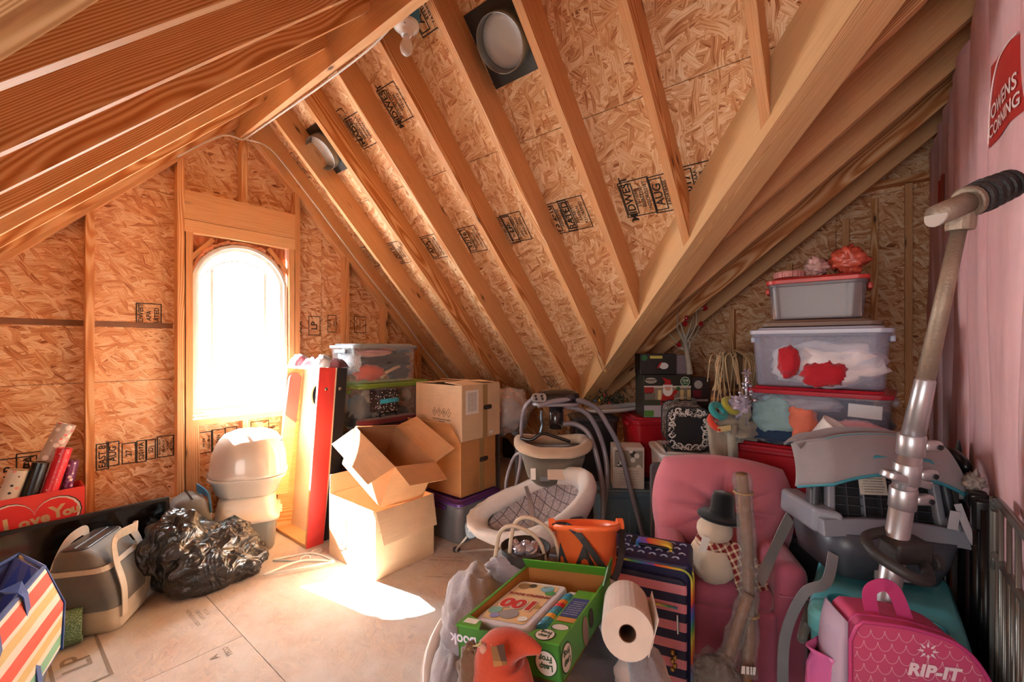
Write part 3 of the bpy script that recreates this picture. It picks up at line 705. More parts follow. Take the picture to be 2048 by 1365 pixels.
# framed print behind
t_ = thing('framed_print', 'thin framed picture with teal edge leaning between wall and black plastic bag', 'picture', M=frame_m(Vector((.845, 3.41, .06)), (1, 0, 0), (0, .25, 1)))
G().box((0, 0, .165), (.34, .03, .33)).build('frame', plain('print_frame', 'd8d0c4', .5), t_, bevel=.003)
G().box((0, -.016, .165), (.30, .003, .29)).build('print', pattern('beach_print', 'e6ddd0', [('4f9fae', .5, 6), ('c87a5a', .28, 10)], rough=.4), t_)
# striped tote over a grey box
GB = plain('charcoal_bin', '5b5954', .5)
tote('storage_box', 'low charcoal plastic box under the striped bag', T(-.09, 2.20, 0) @ RZ(1.22), .62, .36, .17, GB, GB, handles=False)
ts = NT('stripe_canvas'); co = ts.coord('Generated'); sz = ts.n('SeparateXYZ', {0: ts.coord()}).outputs[2]
ts.base(ts.ramp(ts.math('DIVIDE', sz, .34), [(0, 'e9e2d2'), (.06, '7fb89a'), (.17, 'ece5d6'), (.24, 'd9bf82'), (.34, 'ece5d6'), (.40, 'e0604e'), (.53, 'ece5d6'), (.60, 'd9bf82'), (.68, 'ece5d6'), (.72, 'e0604e'), (.84, 'ece5d6'), (.88, 'd9bf82'), (.95, '9cc4a4')], 'CONSTANT')); ts.set(Roughness=.8)
NAVY = fabric('tote_blue', '1f3f86', .8)
t_ = thing('striped_tote_bag', 'red yellow and green striped tote bag with blue handles standing on the charcoal box', 'bag', (0, 2.27, .205))
def quadring(pts, z, k=3):
    out = []
    for i in range(4):
        a, b = Vector(pts[i]), Vector(pts[(i+1) % 4])
        for j in range(k): q = a.lerp(b, j/k); out.append(Vector((q.x, q.y, z)))
    return out
botq = [(.20, .10), (.02, -.42), (-.32, -.30), (-.06, .30)]; midq = [(.21, .13), (.01, -.42), (-.34, -.28), (.04, .34)]; topq = [(.165, .17), (-.01, -.36), (-.32, -.22), (.11, .40)]
rg = [quadring(botq, 0), quadring(botq, .012), quadring(midq, .16), quadring(topq, .305)]
G().loft(rg[1:], caps=False).build('canvas_side', ts.m, t_, solid=.006)
G().loft([rg[0], rg[1]]).build('base', NAVY, t_)
inn = [[Vector((p.x*.93-.004, p.y*.95, p.z)) for p in r_] for r_ in rg]
G().loft([inn[1], inn[2], inn[3]], caps=False).build('lining', fabric('tote_lining', '2f3f8c', .7), t_, solid=.003)
G().tube(rg[3], .007, 6, loop=True).build('rim_binding', NAVY, t_)
a = Vector((.165, .17, .305)); b = Vector((.205, .10, .0)); G().tube([a, Vector((.214, .135, .16)), b], .006, 6).build('corner_binding', NAVY, t_)
pf = lambda s_, z, o=.012: Vector((topq[0][0]+(topq[1][0]-topq[0][0])*s_, topq[0][1]+(topq[1][1]-topq[0][1])*s_, z))+Vector((.93, -.3, 0))*o+Vector((botq[0][0]-topq[0][0], botq[0][1]-topq[0][1], 0))*(1-z/.305)*.9
for s0 in (.40, .8): G().tube([pf(s0, 0), pf(s0, .1, .014), pf(s0, .2), pf(s0, .30), pf(s0+.02, .335, .005), pf(s0+.06, .335, -.03), pf(s0+.08, .28, -.06)], .01, flat=(.042, .004), up=(1, -.3, 0)).build('handle', NAVY, t_)
g = G(); panel(g, pf(.08, .10, .014), pf(.34, .10, .014), pf(.34, .23, .016), pf(.08, .20, .016), .003); g.build('pocket', ts.m, t_)
# green glitter roll
gg = NT('green_glitter'); co = gg.coord(); gg.base(gg.ramp(gg.noise(co, 260, 2, .6).outputs[0], [(.4, '3f6b4c'), (.55, '6f9c74'), (.68, 'cfe0c8')])); gg.set(Roughness=.45)
o = G().lathe([(.05, 0), (.075, .0), (.075, .52), (.05, .52), (.05, 0)], 22, caps=False).build('foam_roll', gg.m, M=T(-.20, 2.90, .077) @ RZ(-.18) @ R3(0, math.pi/2, 0), smooth=False, bevel=0)
tag(o, 'pale green glittery roll lying on the floor behind the striped bag', 'roll')
# ---- litter boxes
LG = plain('litter_grey', '76756f', .4); LW = plain('litter_white', 'ddd3c8', .35, coat=.2); LS = plain('litter_silver', 'bdb6ae', .25, coat=.5)
rzL = -.42
t_ = thing('litter_box', 'lower litter box with dark grey pan and cream cover', 'litter box', (1.172, 3.285, 0), rzL)
rr = lambda w_, d_, z, r=.06, oy=0: [Vector((x, y+oy, z)) for x, y in rrect(w_, d_, r, 6)]
G().loft([rr(.31, .31, 0), rr(.33, .33, .02), rr(.36, .36, .20), rr(.37, .37, .205), rr(.37, .37, .215), rr(.35, .35, .215), rr(.32, .32, .03)]).build('pan', LG, t_, bevel=.004)
G().loft([rr(.385, .385, .205), rr(.392, .392, .212), rr(.392, .392, .232), rr(.345, .345, .245), rr(.335, .335, .30), rr(.315, .315, .355), rr(.27, .27, .372)]).build('cover', LW, t_, smooth=True)
for s_ in (-1, 1): G().box((s_*.198, 0, .222), (.02, .07, .035)).build('clip', LW, t_, bevel=.004)
t_ = thing('hooded_litter_box', 'upper silver litter box with domed hood stacked on the cream covered one', 'litter box', M=T(1.168, 3.255, .376) @ RZ(rzL-.05) @ R3(.0, .03, 0))
G().loft([rr(.33, .30, 0, .1), rr(.36, .33, .015, .12), rr(.42, .38, .10, .13), rr(.455, .41, .115, .14), rr(.455, .41, .13, .14), rr(.43, .39, .13, .13), rr(.35, .31, .02, .1)]).build('pan', LS, t_, smooth=True)
hood = [(.46, .415, .128, 0), (.47, .425, .135, 0), (.465, .42, .155, 0), (.452, .41, .165, 0), (.445, .40, .21, .0), (.43, .385, .27, .006), (.385, .35, .335, .012), (.31, .285, .385, .015), (.20, .19, .41, .016), (.09, .09, .416, .016)]
G().loft([rr(w_, d_, z, min(w_, d_)*.44, oy) for w_, d_, z, oy in hood]).build('hood', LS, t_, smooth=True)
G().loft([rr(.16, .10, .395, .04, .016), rr(.13, .075, .418, .035, .016), rr(.06, .03, .422, .014, .016)]).build('carry_grip', LS, t_, smooth=True)
for i in range(14):
    a = i*2.4; rad = .012*math.sqrt(i); x = .13+rad*math.cos(a)*1.3; y = -.02+rad*math.sin(a)*1.5
    G().lathe([(.005, 0), (.004, .01)], 8).build('vent_hole', BLACKP, t_, M=T(x, y, .372-.35*(x-.08)) @ R3(0, .5, 0))
# ---- cornhole boards
def rail_box(name, label, M, mo, mi, w_, h_, dep, hole, redleg, group):
    o = thing(name, label, 'cornhole board', M=M, group=group)
    t = .02
    # x depth (panel at +x), y width, z height
    n = 28; hz = h_-.21; R_ = .076; cy = w_/2
    outer = []
    g = G()
    for i in range(n):
        a = 2*math.pi*i/n; ca, sa = math.cos(a), math.sin(a)
        k = min((cy/abs(ca)) if abs(ca) > 1e-6 else 9, ((h_-hz) if sa > 0 else hz)/abs(sa) if abs(sa) > 1e-6 else 9)
        outer.append((cy+ca*k, hz+sa*k))
    inner = [(cy+R_*math.cos(2*math.pi*i/n), hz+R_*math.sin(2*math.pi*i/n)) for i in range(n)]
    vs = [Vector((x, y, z)) for x in (dep-.012, dep) for L in (outer, inner) for y, z in L]; fs = []
    for i in range(n):
        j = (i+1) % n
        fs += [(i, j, n+j, n+i), (2*n+i, 3*n+i, 3*n+j, 2*n+j), (i, 2*n+i, 2*n+j, j), (n+i, n+j, 3*n+j, 3*n+i)]
    # corner fillers of the fan
    g.add(vs, fs)
    for (y, z) in ((0, 0), (w_, 0), (0, h_), (w_, h_)):
        best = sorted(outer, key=lambda q: (q[0]-y)**2+(q[1]-z)**2)[:2]
        b = [Vector((x, q[0], q[1])) for x in (dep-.012, dep) for q in best]+[Vector((x, y, z)) for x in (dep-.012, dep)]
        g.add(b, [(0, 1, 4), (2, 5, 3)])
    g.build('deck', mi, o)
    G().box(((dep-.012)/2, t/2+.002, h_/2), (dep-.012, t-.004, h_)).build('side_rail', PINE2 if redleg else mo, o)
    G().box(((dep-.012)/2, .0, h_/2), (dep-.012, .004, h_)).build('painted_face', mo, o)
    G().box(((dep-.012)/2, w_-t/2, h_/2), (dep-.012, t, h_)).build('side_rail', PINE2 if redleg else mo, o, bevel=.002)
    G().box(((dep-.012)/2, w_/2, t/2), (dep-.012, w_-2*t, t)).build('end_rail', PINE2 if redleg else mo, o, bevel=.002)
    G().box(((dep-.012)/2, w_/2, h_-t/2), (dep-.012, w_-2*t, t)).build('end_rail', WHITEP if redleg else mo, o, bevel=.002)
    G().lathe([(.012, 0), (.012, .004), (.006, .006)], 12).build('bolt', CHROME, o, M=T(dep*.45, -.0, h_-.15) @ R3(math.pi/2, 0, 0))
    if redleg:
        lg = thing_part('leg', o); pts = [(.045*math.cos(a), .045*math.sin(a)) for a in [math.pi*i/10 for i in range(11)]]
        ML = T(.05, w_-.03, h_-.10) @ frame_m((0, 0, 0), (1, 0, .0), (0, -1, 0)) @ RZ(-.05)
        prof = pts+[(-.045, -.27), (.045, -.33)]
        G().prism(prof, .028, 0, ML).build('leg', mo, o, bevel=.002)
        G().prism([(-.045, -.27), (.045, -.33), (.045, -.85), (-.045, -.85)][::-1], .028, 0, ML).build('leg_shaft', PINE2, o, bevel=.002)
        g = G(); MN = frame_m((dep-.0135, w_*.42, .62), (0, 1, 0), (-1, 0, 0)) @ RZ(math.pi/2)
        rs_ = random.Random(5)
        for k in range(6): text(g, ' '.join(''.join(rs_.choice('aeionrstlcm') for _ in range(rs_.randint(2, 6))) for _ in range(4)), .016, MN @ T(rs_.uniform(-.02, .02), -.045+.018*k, 0))
        g.build('handwriting', INK, o, fix=False)
    return o
def thing_part(n, p): return None
BOARD = wood('board_ply', 'efe4d2', 'e3cfb0', 'c4a67c', knots=False, ring=30)
CRED = plain('board_red', 'd8403c', .4); CBLK = plain('board_black', '201f22', .35, coat=.2)
MB_ = T(1.395, 2.915, .002) @ R3(0, .075, 0)
rail_box('cornhole_board', 'red edged beanbag toss board standing on end with folded leg', MB_, CRED, BOARD, .50, 1.215, .13, 1, True, 'beanbag toss boards')
rail_box('cornhole_board', 'black edged beanbag toss board behind the red one', MB_ @ T(.136, .03, 0), CBLK, CBLK, .50, 1.215, .09, 1, False, 'beanbag toss boards')
for i, (dx, dy, m, lb) in enumerate(((.0, .36, fabric('bag_grey', '6f6a70', .9, fold=.08), 'dark grey beanbag at the window end on top of the toss boards'), (.03, .22, fabric('bag_red', 'a63a42', .9, fold=.08), 'red beanbag in the row on top of the toss boards'), (.05, .09, fabric('bag_silver', '9a979a', .9, fold=.08), 'pale grey peaked beanbag on top of the toss boards'), (.12, .04, fabric('bag_maroon', '5f2a33', .9, fold=.08), 'maroon and grey beanbag on top of the toss boards beside the bin'))):
    p = MB_ @ Vector((.05+dx, .04+dy, 1.217))
    g = G(); sx, sy, h_ = .062, .062, .085-.02*(i % 2)
    def fn(s_, t2, sx=sx, sy=sy, h_=h_, i=i):
        x, y = s_*2-1, t2*2-1; e = max(0, (1-x*x))*max(0, (1-y*y)); cr = .25*nz((x*2, y*2, i), 1.5, i)
        return Vector((x*sx*(1+.2*cr), y*sy, h_*e**.45*(1+cr)+.03*abs(x)**4*(x > 0)))
    g.grid(fn, 14, 14); b = len(g.v); g.grid(lambda s_, t2: Vector(((s_*2-1)*sx, (t2*2-1)*sy, .0)), 2, 2)
    o = g.build('beanbag', m, smooth=True, M=T(*p) @ RZ(i*.7)); tag(o, lb, 'beanbag', 'beanbags on the toss boards')
# ================================================================== MIDDLE: cartons, bins by the window, swing, bouncer
# wall of bins behind the toss boards
CLR = clear('clear_bin', 'dfe4ea', .10, .12); CLRS = clear('smoky_bin', 'b9bcbc', .15, .25)
GRY = plain('lid_grey', '8d949a', .4); GRN = plain('lid_green', '7c9a3c', .4); PUR = plain('lid_purple', '5a2f77', .35)
DT = plain('dark_tote', '35343a', .5)
tote('storage_tote', 'dark plastic tote at the bottom of the stack behind the toss boards', T(2.13, 3.11, 0), .64, .40, .64, DT, DT, handles=False)
tote('clear_storage_bin', 'clear bin of clothes with a green lid under the grey lidded one', T(2.125, 3.09, .685), .70, .42, .36, CLRS, GRN, tp=.94, group='clear bins')
tote('clear_storage_bin', 'clear bin of clothes with a flat grey lid on top of the green lidded one', T(2.025, 3.08, 1.078), .56, .38, .27, CLR, GRY, tp=.94, group='clear bins')
def pile(items, grp):
    for nm, lb, cat, c, s_, m, sd in items:
        if c[1] > 2.8: c = (c[0]+.055, c[1]+.015, c[2]+.004)
        cloth_thing(nm, lb, cat, c, s_, m, sd, amp=.3, freq=2.4, group=grp, pw=.75, nu=24, nv=16)
F_ = lambda n, c: fabric(n, c, .95, fold=.12)
pile([('folded_garment', 'black garment filling the grey lidded bin', 'clothing', (2.05, 3.04, 1.24), (.19, .15, .075), F_('cloth_black', '1d1b1e'), 1),
      ('folded_garment', 'coral garment low in the grey lidded bin', 'clothing', (1.86, 2.97, 1.15), (.11, .07, .06), F_('cloth_coral', 'd8583f'), 2),
      ('folded_garment', 'pink patterned garment under the grey lid', 'clothing', (1.90, 3.0, 1.30), (.16, .11, .03), F_('cloth_blush', 'e2a49a'), 3),
      ('folded_garment', 'pale blue print garment at the window end of the grey lidded bin', 'clothing', (1.745, 3.06, 1.24), (.045, .13, .09), pattern('cloth_print', 'cfd6dc', [('6d93a8', .25, 60), ('c8a0b0', .2, 48)], rough=.9), 4),
      ('folded_garment', 'charcoal trousers in the corner of the grey lidded bin', 'clothing', (2.12, 2.96, 1.14), (.09, .06, .05), F_('cloth_charcoal', '3a3a3e'), 5)], 'clothes in the grey lidded bin')
G().tube(bez([(1.985, 2.935, 1.11), (2.035, 2.932, 1.15), (2.105, 2.932, 1.18), (2.155, 2.934, 1.195)], 6), .014, 8).build('shoe_sole', plain('sole_tan', 'd9b892', .6)); tag(bpy.data.objects['shoe_sole'], 'tan shoe sole pressed against the side of the grey lidded bin', 'shoe')
pile([('folded_garment', 'cream knitted garment behind the smoky bin side', 'clothing', (1.90, 2.97, .90), (.10, .08, .11), F_('cloth_cream', 'cbb9a4'), 6),
      ('folded_garment', 'blush garment under the green lid', 'clothing', (2.03, 2.96, .95), (.06, .06, .09), F_('cloth_pink2', 'd9a092'), 7),
      ('folded_garment', 'black garment along the floor of the green lidded bin', 'clothing', (1.98, 3.05, .79), (.26, .15, .08), F_('cloth_black', '1d1b1e'), 8),
      ('folded_garment', 'white sock ball under the green lid', 'clothing', (2.17, 2.94, .96), (.05, .04, .05), F_('cloth_white', 'ded6cc'), 9),
      ('folded_garment', 'grey fleece at the board end of the green lidded bin', 'clothing', (1.80, 3.02, .86), (.06, .12, .10), F_('cloth_grey', '7d7a78'), 10)], 'clothes in the green lidded bin')
# burgundy case and dotted lunch box
t_ = thing('upright_suitcase', 'burgundy fabric suitcase standing behind the open cartons', 'suitcase', (1.955, 2.795, 0))
G().rbox((0, 0, .415), (.50, .115, .83), .04).build('shell', fabric('burgundy', '5e1626', .7), t_, bevel=.015)
G().tube([Vector((x, y, .79)) for x, y in rrect(.505, .12, .04)], .006, 6, loop=True).build('piping', BLACKP, t_)
G().tube(bez([(-.07, 0, .835), (-.06, 0, .862), (.06, 0, .862), (.07, 0, .835)], 5), .009, 8).build('handle', BLACKP, t_)
t_ = thing('dotted_lunch_bag', 'black polka dot lunch bag with turquoise handle on the burgundy suitcase', 'bag', (1.915, 2.79, .872), .12)
DOT = pattern('dotted', '1c161e', [('e8dfe2', .26, 60)], rough=.6)
G().rbox((0, 0, .085), (.20, .12, .17), .03).build('body', DOT, t_, bevel=.012)
G().tube([Vector((x, y, .135)) for x, y in rrect(.204, .124, .03)], .004, 6, loop=True).build('zipper', BLACKP, t_)
G().tube(bez([(-.09, -.062, .085), (-.03, -.082, .09), (.04, -.082, .09), (.085, -.063, .085)], 5), .01, flat=(.03, .004), up=(0, 1, 0)).build('handle', plain('turquoise', '2f9fc4', .4), t_)
# carton stack on the purple lidded bin
SMK = clear('grey_bin', '9a9a9c', .55, .3)
o = tote('lidded_bin', 'translucent grey bin with a purple lid under the brown cartons', T(2.28, 2.36, 0), .43, .42, .27, SMK, PUR, tp=.92, mh=PUR)
G().box((.06, -.222, .2), (.10, .002, .05)).build('label', pattern('bin_label', 'b3342c', [('e8d9c8', .25, 60)]), o)
cloth_thing('folded_blanket', 'grey blanket inside the purple lidded bin', 'blanket', (2.28, 2.37, .13), (.16, .16, .10), F_('cloth_grey', '7d7a78'), 12, pw=.7)
o = carton('moving_carton', 'brown carton with a hand hole between the purple lidded bin and the printed carton', T(2.126, 2.195, .302), .36, .50, .385, CARDK, flaps=(('l', .16, 30),))
panel(G(), (.362, .2, .16), (.362, .2, .16), (.362, .2, .16), (.362, .2, .16), .001)
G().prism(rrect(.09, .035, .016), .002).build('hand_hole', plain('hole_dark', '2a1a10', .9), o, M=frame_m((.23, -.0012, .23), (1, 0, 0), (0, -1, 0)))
G().box((.21, -.0008, .19), (.05, .0012, .38)).build('tape', TAPE, o)
o = carton('printed_carton', 'carton printed with four black diamonds on top of the brown carton', T(2.126, 2.185, .69), .40, .50, .39, CARDP, flaps=(('f', .2, -86), ('b', .2, -87), ('r', .17, -84)))
MC = frame_m((-.0012, .21, .16), (0, -1, 0), (-1, 0, 0)); g = G()
for k, ch in enumerate('CTDI'):
    x = -.075+.05*k; d_ = [(x-.026, 0), (x, -.033), (x+.026, 0), (x, .033)]; di = [(x-.022, 0), (x, -.028), (x+.022, 0), (x, .028)]
    g.add([MC @ Vector((a, b+.03, 0)) for a, b in d_+di], [(i, (i+1) % 4, 4+(i+1) % 4, 4+i) for i in range(4)]); text(g, ch, .026, MC @ T(x, .03, 0), bold=.001)
text(g, 'Global Engineering, Repair & Logistics', .0125, MC @ T(0, -.02, 0), bold=.0004); text(g, 'www.ctdi.com', .011, MC @ T(0, -.036, 0), bold=.0004)
g.build('print', INK, o, fix=False)
MP = frame_m((.10, -.0012, .27), (1, 0, 0), (0, -1, 0))
flat(G(), [(-.065, -.085), (.065, -.085), (.065, .085), (-.065, .085)], MP).build('packing_slip', plain('paper', 'ece4dc', .8), o, fix=False)
g = G(); rs_ = random.Random(2)
for k in range(13): text(g, ' '.join(''.join(rs_.choice('0123456789') for _ in range(5)) for _ in range(3)), .011, MP @ T(0, .065-.0105*k, .0006))
g.build('slip_text', INK, o, fix=False)
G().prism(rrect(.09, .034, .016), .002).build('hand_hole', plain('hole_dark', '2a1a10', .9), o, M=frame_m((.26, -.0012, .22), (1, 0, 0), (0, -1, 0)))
G().box((.235, -.0008, .195), (.05, .0012, .385)).build('tape', TAPE, o); G().box((.30, -.001, .03), (.035, .0012, .02)).build('sticker', WHITEP, o)
# open cartons in the sun
o = carton('open_carton', 'lower open carton on the floor with an orange print and a flap folded down', T(1.457, 2.205, 0), .435, .525, .395, CARDP, flaps=(('f', .19, 164), ('b', .12, 4)))
ML = frame_m((-.0012, .30, .17), (0, -1, 0), (-1, 0, 0))
ORG = plain('print_orange', 'd4623a', .7)
g = G(); flat(g, [(-.11, -.07), (-.02, -.08), (-.03, .0), (-.10, -.01)], ML); flat(g, [(-.05, .01), (-.02, .0), (-.02, .12), (-.07, .09)], ML); g.build('print', ORG, o, fix=False)
g = G(); text(g, 'ge', .09, ML @ T(-.06, -.045, .0008), bold=.002); g.build('print_letters', WHITEP, o, fix=False)
g = G()
for k in range(3): flat(g, [(-.012, 0), (.012, 0), (.012, .022), (-.012, .022)], frame_m((.035, -.0075, .27+.03*k), (1, 0, 0), (0, -1, 0)))
g.build('print_blocks', plain('print_red', 'b8402e', .7), o, fix=False)
a_ = Vector((1.525, 2.115, .66)); d_ = Vector((1.841, 2.124, .624)); b_ = Vector((1.492, 2.551, .846))
ex = (d_-a_).normalized(); ez = (d_-a_).cross(b_-a_).normalized()
MU = frame_m(a_-ez*.27, ex, ez)
o = carton('open_carton', 'upper open carton tilted into the lower one with its flaps spread', MU, .32, .47, .27, CARD, flaps=(('l', .17, 128), ('f', .15, 100), ('r', .16, 60), ('b', .16, -60)))
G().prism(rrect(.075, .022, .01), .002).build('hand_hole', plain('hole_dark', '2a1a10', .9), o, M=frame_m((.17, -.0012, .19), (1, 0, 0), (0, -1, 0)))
G().box((-.0012, .2, .12), (.0012, .05, .05)).build('print', plain('print_tan', 'a8824a', .7), o)
# white hangers on the floor
def hanger(label, M):
    o = thing('plastic_hanger', label, 'hanger', M=M, group='hangers on the floor')
    p = bez([(-.19, 0, .006), (-.17, .02, .006), (0, .10, .006), (.17, .02, .006), (.19, 0, .006)], 5)
    G().tube(p, .006, 6).build('shoulder', WHITEP, o, smooth=True)
    G().tube([(-.19, 0, .006), (.19, 0, .006)], .006, 6).build('bar', WHITEP, o, smooth=True)
    G().tube(bez([(0, .10, .006), (0, .14, .006), (.03, .165, .006), (.055, .14, .006), (.05, .12, .006)], 5), .004, 6).build('hook', WHITEP, o, smooth=True)
hanger('white plastic hanger with its end near the toss board', T(*onZ(622, 1118)) @ T(-.05, 0, 0) @ RZ(-.9))
hanger('white plastic hanger crossing in front of the lower carton', T(*onZ(630, 1132)) @ T(-.09, 0, .013) @ RZ(-.45))
# bundle on folded stand behind the cartons
t_ = thing('bagged_playmat', 'bundle of pale fabric in a clear plastic bag behind the printed carton', 'bundle', (2.80, 2.34, 0))
blob((0, 0, .82), (.20, .15, .17), 31, .3, 2.6).build('fabric', F_('cloth_shell', 'c9a79c'), t_, smooth=True)
blob((0, 0, .82), (.215, .165, .185), 32, .35, 3.2).build('plastic_wrap', clear('bag_film', 'd8d8d8', .35, .2), t_, smooth=True)
for x in (-.12, .12): G().tube([(x, 0, .66), (x-.05, -.05, 0)], .016, 8).build('leg', GREYP, t_)
G().tube([(-.14, -.0, .68), (.14, 0, .68)], .016, 8).build('crossbar', GREYP, t_)
# ---- baby swing
SG = plain('swing_tube', '908a92', .35, .2); SB = plain('swing_black', '17171b', .2, coat=.6); SE = fabric('swing_beige', 'b79f86', .9); SBR = fabric('swing_brown', '5b5247', .9)
FS = 2.78
t_ = thing('baby_swing', 'grey tube baby swing with black motor head behind the white bouncer', 'baby swing', tuple(W(1130, 900, FS).xy)+(0,), 0)
t_.location.z = 0; WORLDM[t_.name] = T(*t_.location)
inv = WORLDM[t_.name].inverted()
def wl(u, v, F): return inv @ W(u, v, F)
def fl0(p): p = p.copy(); p.z = .016; return p
def swing_tube(nm, pts, r=.016): G().tube(bez(pts, 8), r, 10).build(nm, SG, t_, smooth=True)
swing_tube('arch_tube', [wl(1075, 812, FS-.1), wl(1110, 803, FS-.08), wl(1150, 800, FS-.05), wl(1190, 815, FS), wl(1215, 850, FS), wl(1240, 900, FS), wl(1262, 985, FS-.02), wl(1290, 1085, FS-.05), fl0(wl(1302, 1105, FS-.05))])
swing_tube('arch_tube', [wl(1120, 812, FS+.05), wl(1165, 822, FS+.05), wl(1190, 850, FS+.05), wl(1208, 900, FS+.05), wl(1214, 960, FS), wl(1204, 1060, FS), fl0(wl(1200, 1100, FS))])
swing_tube('seat_arm', [wl(1118, 850, FS), wl(1150, 849, FS), wl(1178, 870, FS-.02), wl(1196, 925, FS-.05), wl(1206, 990, FS-.08), wl(1205, 1060, FS-.08), fl0(wl(1195, 1110, FS-.05))])
swing_tube('rear_tube', [wl(1066, 797, FS), wl(1050, 815, FS), wl(1043, 850, FS+.02), wl(1043, 885, FS+.05), wl(1040, 930, FS+.1), wl(1030, 990, FS+.12), fl0(wl(1020, 1050, FS+.12))], .012)
swing_tube('base_hoop', [fl0(wl(1195, 1110, FS-.05)), fl0(wl(1150, 1100, FS)), fl0(wl(1080, 1090, FS+.05)), fl0(wl(1020, 1050, FS+.12))])
swing_tube('base_hoop', [wl(1058, 905, FS+.1), wl(1030, 912, FS+.14), wl(1013, 960, FS+.16), wl(1013, 1000, FS+.16), fl0(wl(1020, 1050, FS+.12))], .011)
swing_tube('base_hoop', [wl(1058, 980, FS+.2), wl(1068, 960, FS+.2), wl(1085, 958, FS+.2), wl(1098, 985, FS+.2), fl0(wl(1098, 1060, FS+.2))], .011)
Mh = frame_m(wl(1112, 800, FS), (SA, -CA, 0), (0, 0, 1))
G().loft([[Mh @ Vector((x*k+ox, y*k, z)) for x, y in rrect(.30, .15, .07, 6)] for k, z, ox in ((.85, -.02, 0), (1, -.005, 0), (1, .015, 0), (.93, .04, .005), (.75, .058, .01), (.4, .067, .015))]).build('motor_head', SB, t_, smooth=True)
G().loft([[Mh @ Vector((x*k, y*k, z)) for x, y in rrect(.31, .16, .075, 6)] for k, z in ((.86, -.036), (.98, -.032), (.98, -.018), (.86, -.012))]).build('head_trim', SG, t_, smooth=True)
Mp_ = frame_m(wl(1078, 797, FS-.085), (SA, -CA, 0), (-CA*.8-.2, -SA*.8, .5))
G().prism(rrect(.09, .055, .02), .014, 0, Mp_).build('control_panel', plain('swing_silver', 'a9a9ab', .3, .4), t_, bevel=.003)
for dx, dy in ((-.022, .008), (-.018, -.012), (.016, .008), (.02, -.01)): G().lathe([(.008, .014), (.007, .02), (.0, .021)], 10, M=Mp_.to_3x3(), c=Mp_ @ Vector((dx, dy, 0))).build('button', BLACKP, t_)
G().lathe([(.045, -.0), (.047, -.1), (.045, -.15), (.03, -.155)], 18, c=Mh @ Vector((.0, .0, -.03))).build('motor_column', SB, t_, smooth=True)
G().tube(bez([wl(1083, 822, FS-.05), wl(1082, 838, FS-.06), wl(1084, 850, FS-.06), wl(1080, 868, FS-.06)], 4), .008, 8).build('hanger_rod', plain('rod_steel', '6f7d8a', .25, .8), t_)
G().tube(bez([wl(1040, 876, FS-.12), wl(1062, 880, FS-.13), wl(1084, 868, FS-.13), wl(1110, 874, FS-.13), wl(1140, 884, FS-.13)], 6), .010, 8).build('hanger_bar', SB, t_, smooth=True)
Ms = frame_m(wl(1105, 915, FS-.02), (SA, -CA, 0), (0, 0, 1))
def seatring(z, k, w_=.42, d_=.36): return [Ms @ Vector((x*k, y*k, z+.03*(abs(x)/(w_/2))**2*k)) for x, y in rrect(w_, d_, .13, 7)]
G().loft([seatring(-.16, .60), seatring(-.13, .75), seatring(-.02, .92), seatring(.04, .97)]).build('seat_shell', SBR, t_, smooth=True)
pts = seatring(.065, 1.0)
G().tube(pts, .034, 10, loop=True).build('padded_rim', SE, t_, smooth=True)
G().loft([seatring(.05, .95), seatring(-.0, .8), seatring(-.07, .5)], caps=False).build('seat_pad', SE, t_, smooth=True)
for x0, w_, c_ in ((-.13, .03, WHITEP), (.02, .13, plain('care_label', 'cdb9a4', .8))):
    flat(G(), [(-w_/2, -.035), (w_/2, -.035), (w_/2, .03), (-w_/2, .03)], Ms @ frame_m((x0, -.168, -.055), (1, 0, 0), (0, -1, .3))).build('label', c_, t_, fix=False)
flat(G(), [(-.03, -.012), (.03, -.012), (.03, .012), (-.03, .012)], Ms @ frame_m((-.06, -.160, -.09), (1, 0, 0), (0, -1, .3))).build('badge', GREYP, t_, fix=False)
# ---- bouncer
PW = fabric('bouncer_white', 'd5cfcb', .9, fold=.05, fscale=14); tq = NT('bouncer_quilt'); co = tq.coord()
r1 = tq.n('VectorRotate', {'Vector': co, 'Angle': .785}, rotation_type='Z_AXIS').outputs[0]; sx_ = tq.n('SeparateXYZ', {0: r1}).outputs
def lines(v, p): f = tq.math('PINGPONG', v, p); return tq.math('LESS_THAN', f, .0022)
ln = tq.math('MAXIMUM', lines(sx_[0], .026), lines(sx_[1], .026))
tq.base(tq.mix(ln, tq.ramp(tq.noise(co, 120, 2, .5).outputs[0], [(.35, '8c8488'), (.65, 'b2aaad')]), srgb('5d565a'))); tq.set(Roughness=.95)
q1 = tq.math('MULTIPLY', tq.math('PINGPONG', sx_[0], .026), tq.math('PINGPONG', sx_[1], .026)); tq.bump(tq.math('MULTIPLY', q1, 900.0), .5, .01)
pL = W(955, 1048, 2.62); pR = W(1178, 978, 2.42)
ax = (pR-pL).normalized(); Lb = (pR-pL).length
Mb = frame_m((pL+pR)/2, ax, Vector((-.35, -.25, 1)))
t_ = thing('baby_bouncer', 'white padded baby bouncer with grey quilted seat and wire legs', 'baby bouncer', (Mb.translation.x, Mb.translation.y, 0)); inv = T(-Mb.translation.x, -Mb.translation.y, 0)
Mb = inv @ Mb
def ell(a, k=1.0): 
    x = math.cos(a); y = math.sin(a); return (x*(Lb/2+.02)*k, y*(.205+.03*x)*k)
def bowl(k): return -.10*(1-k*k)
g = G(); nA = 48
rim = []
for i in range(nA):
    a = 2*math.pi*i/nA; x, y = ell(a); z = .02*math.cos(2*a)
    rim.append(Mb @ Vector((x, y, z)))
rad = [.038+.006*nz((math.cos(2*math.pi*i/nA)*4, math.sin(2*math.pi*i/nA)*4, 0), 2.5, 3) for i in range(nA)]
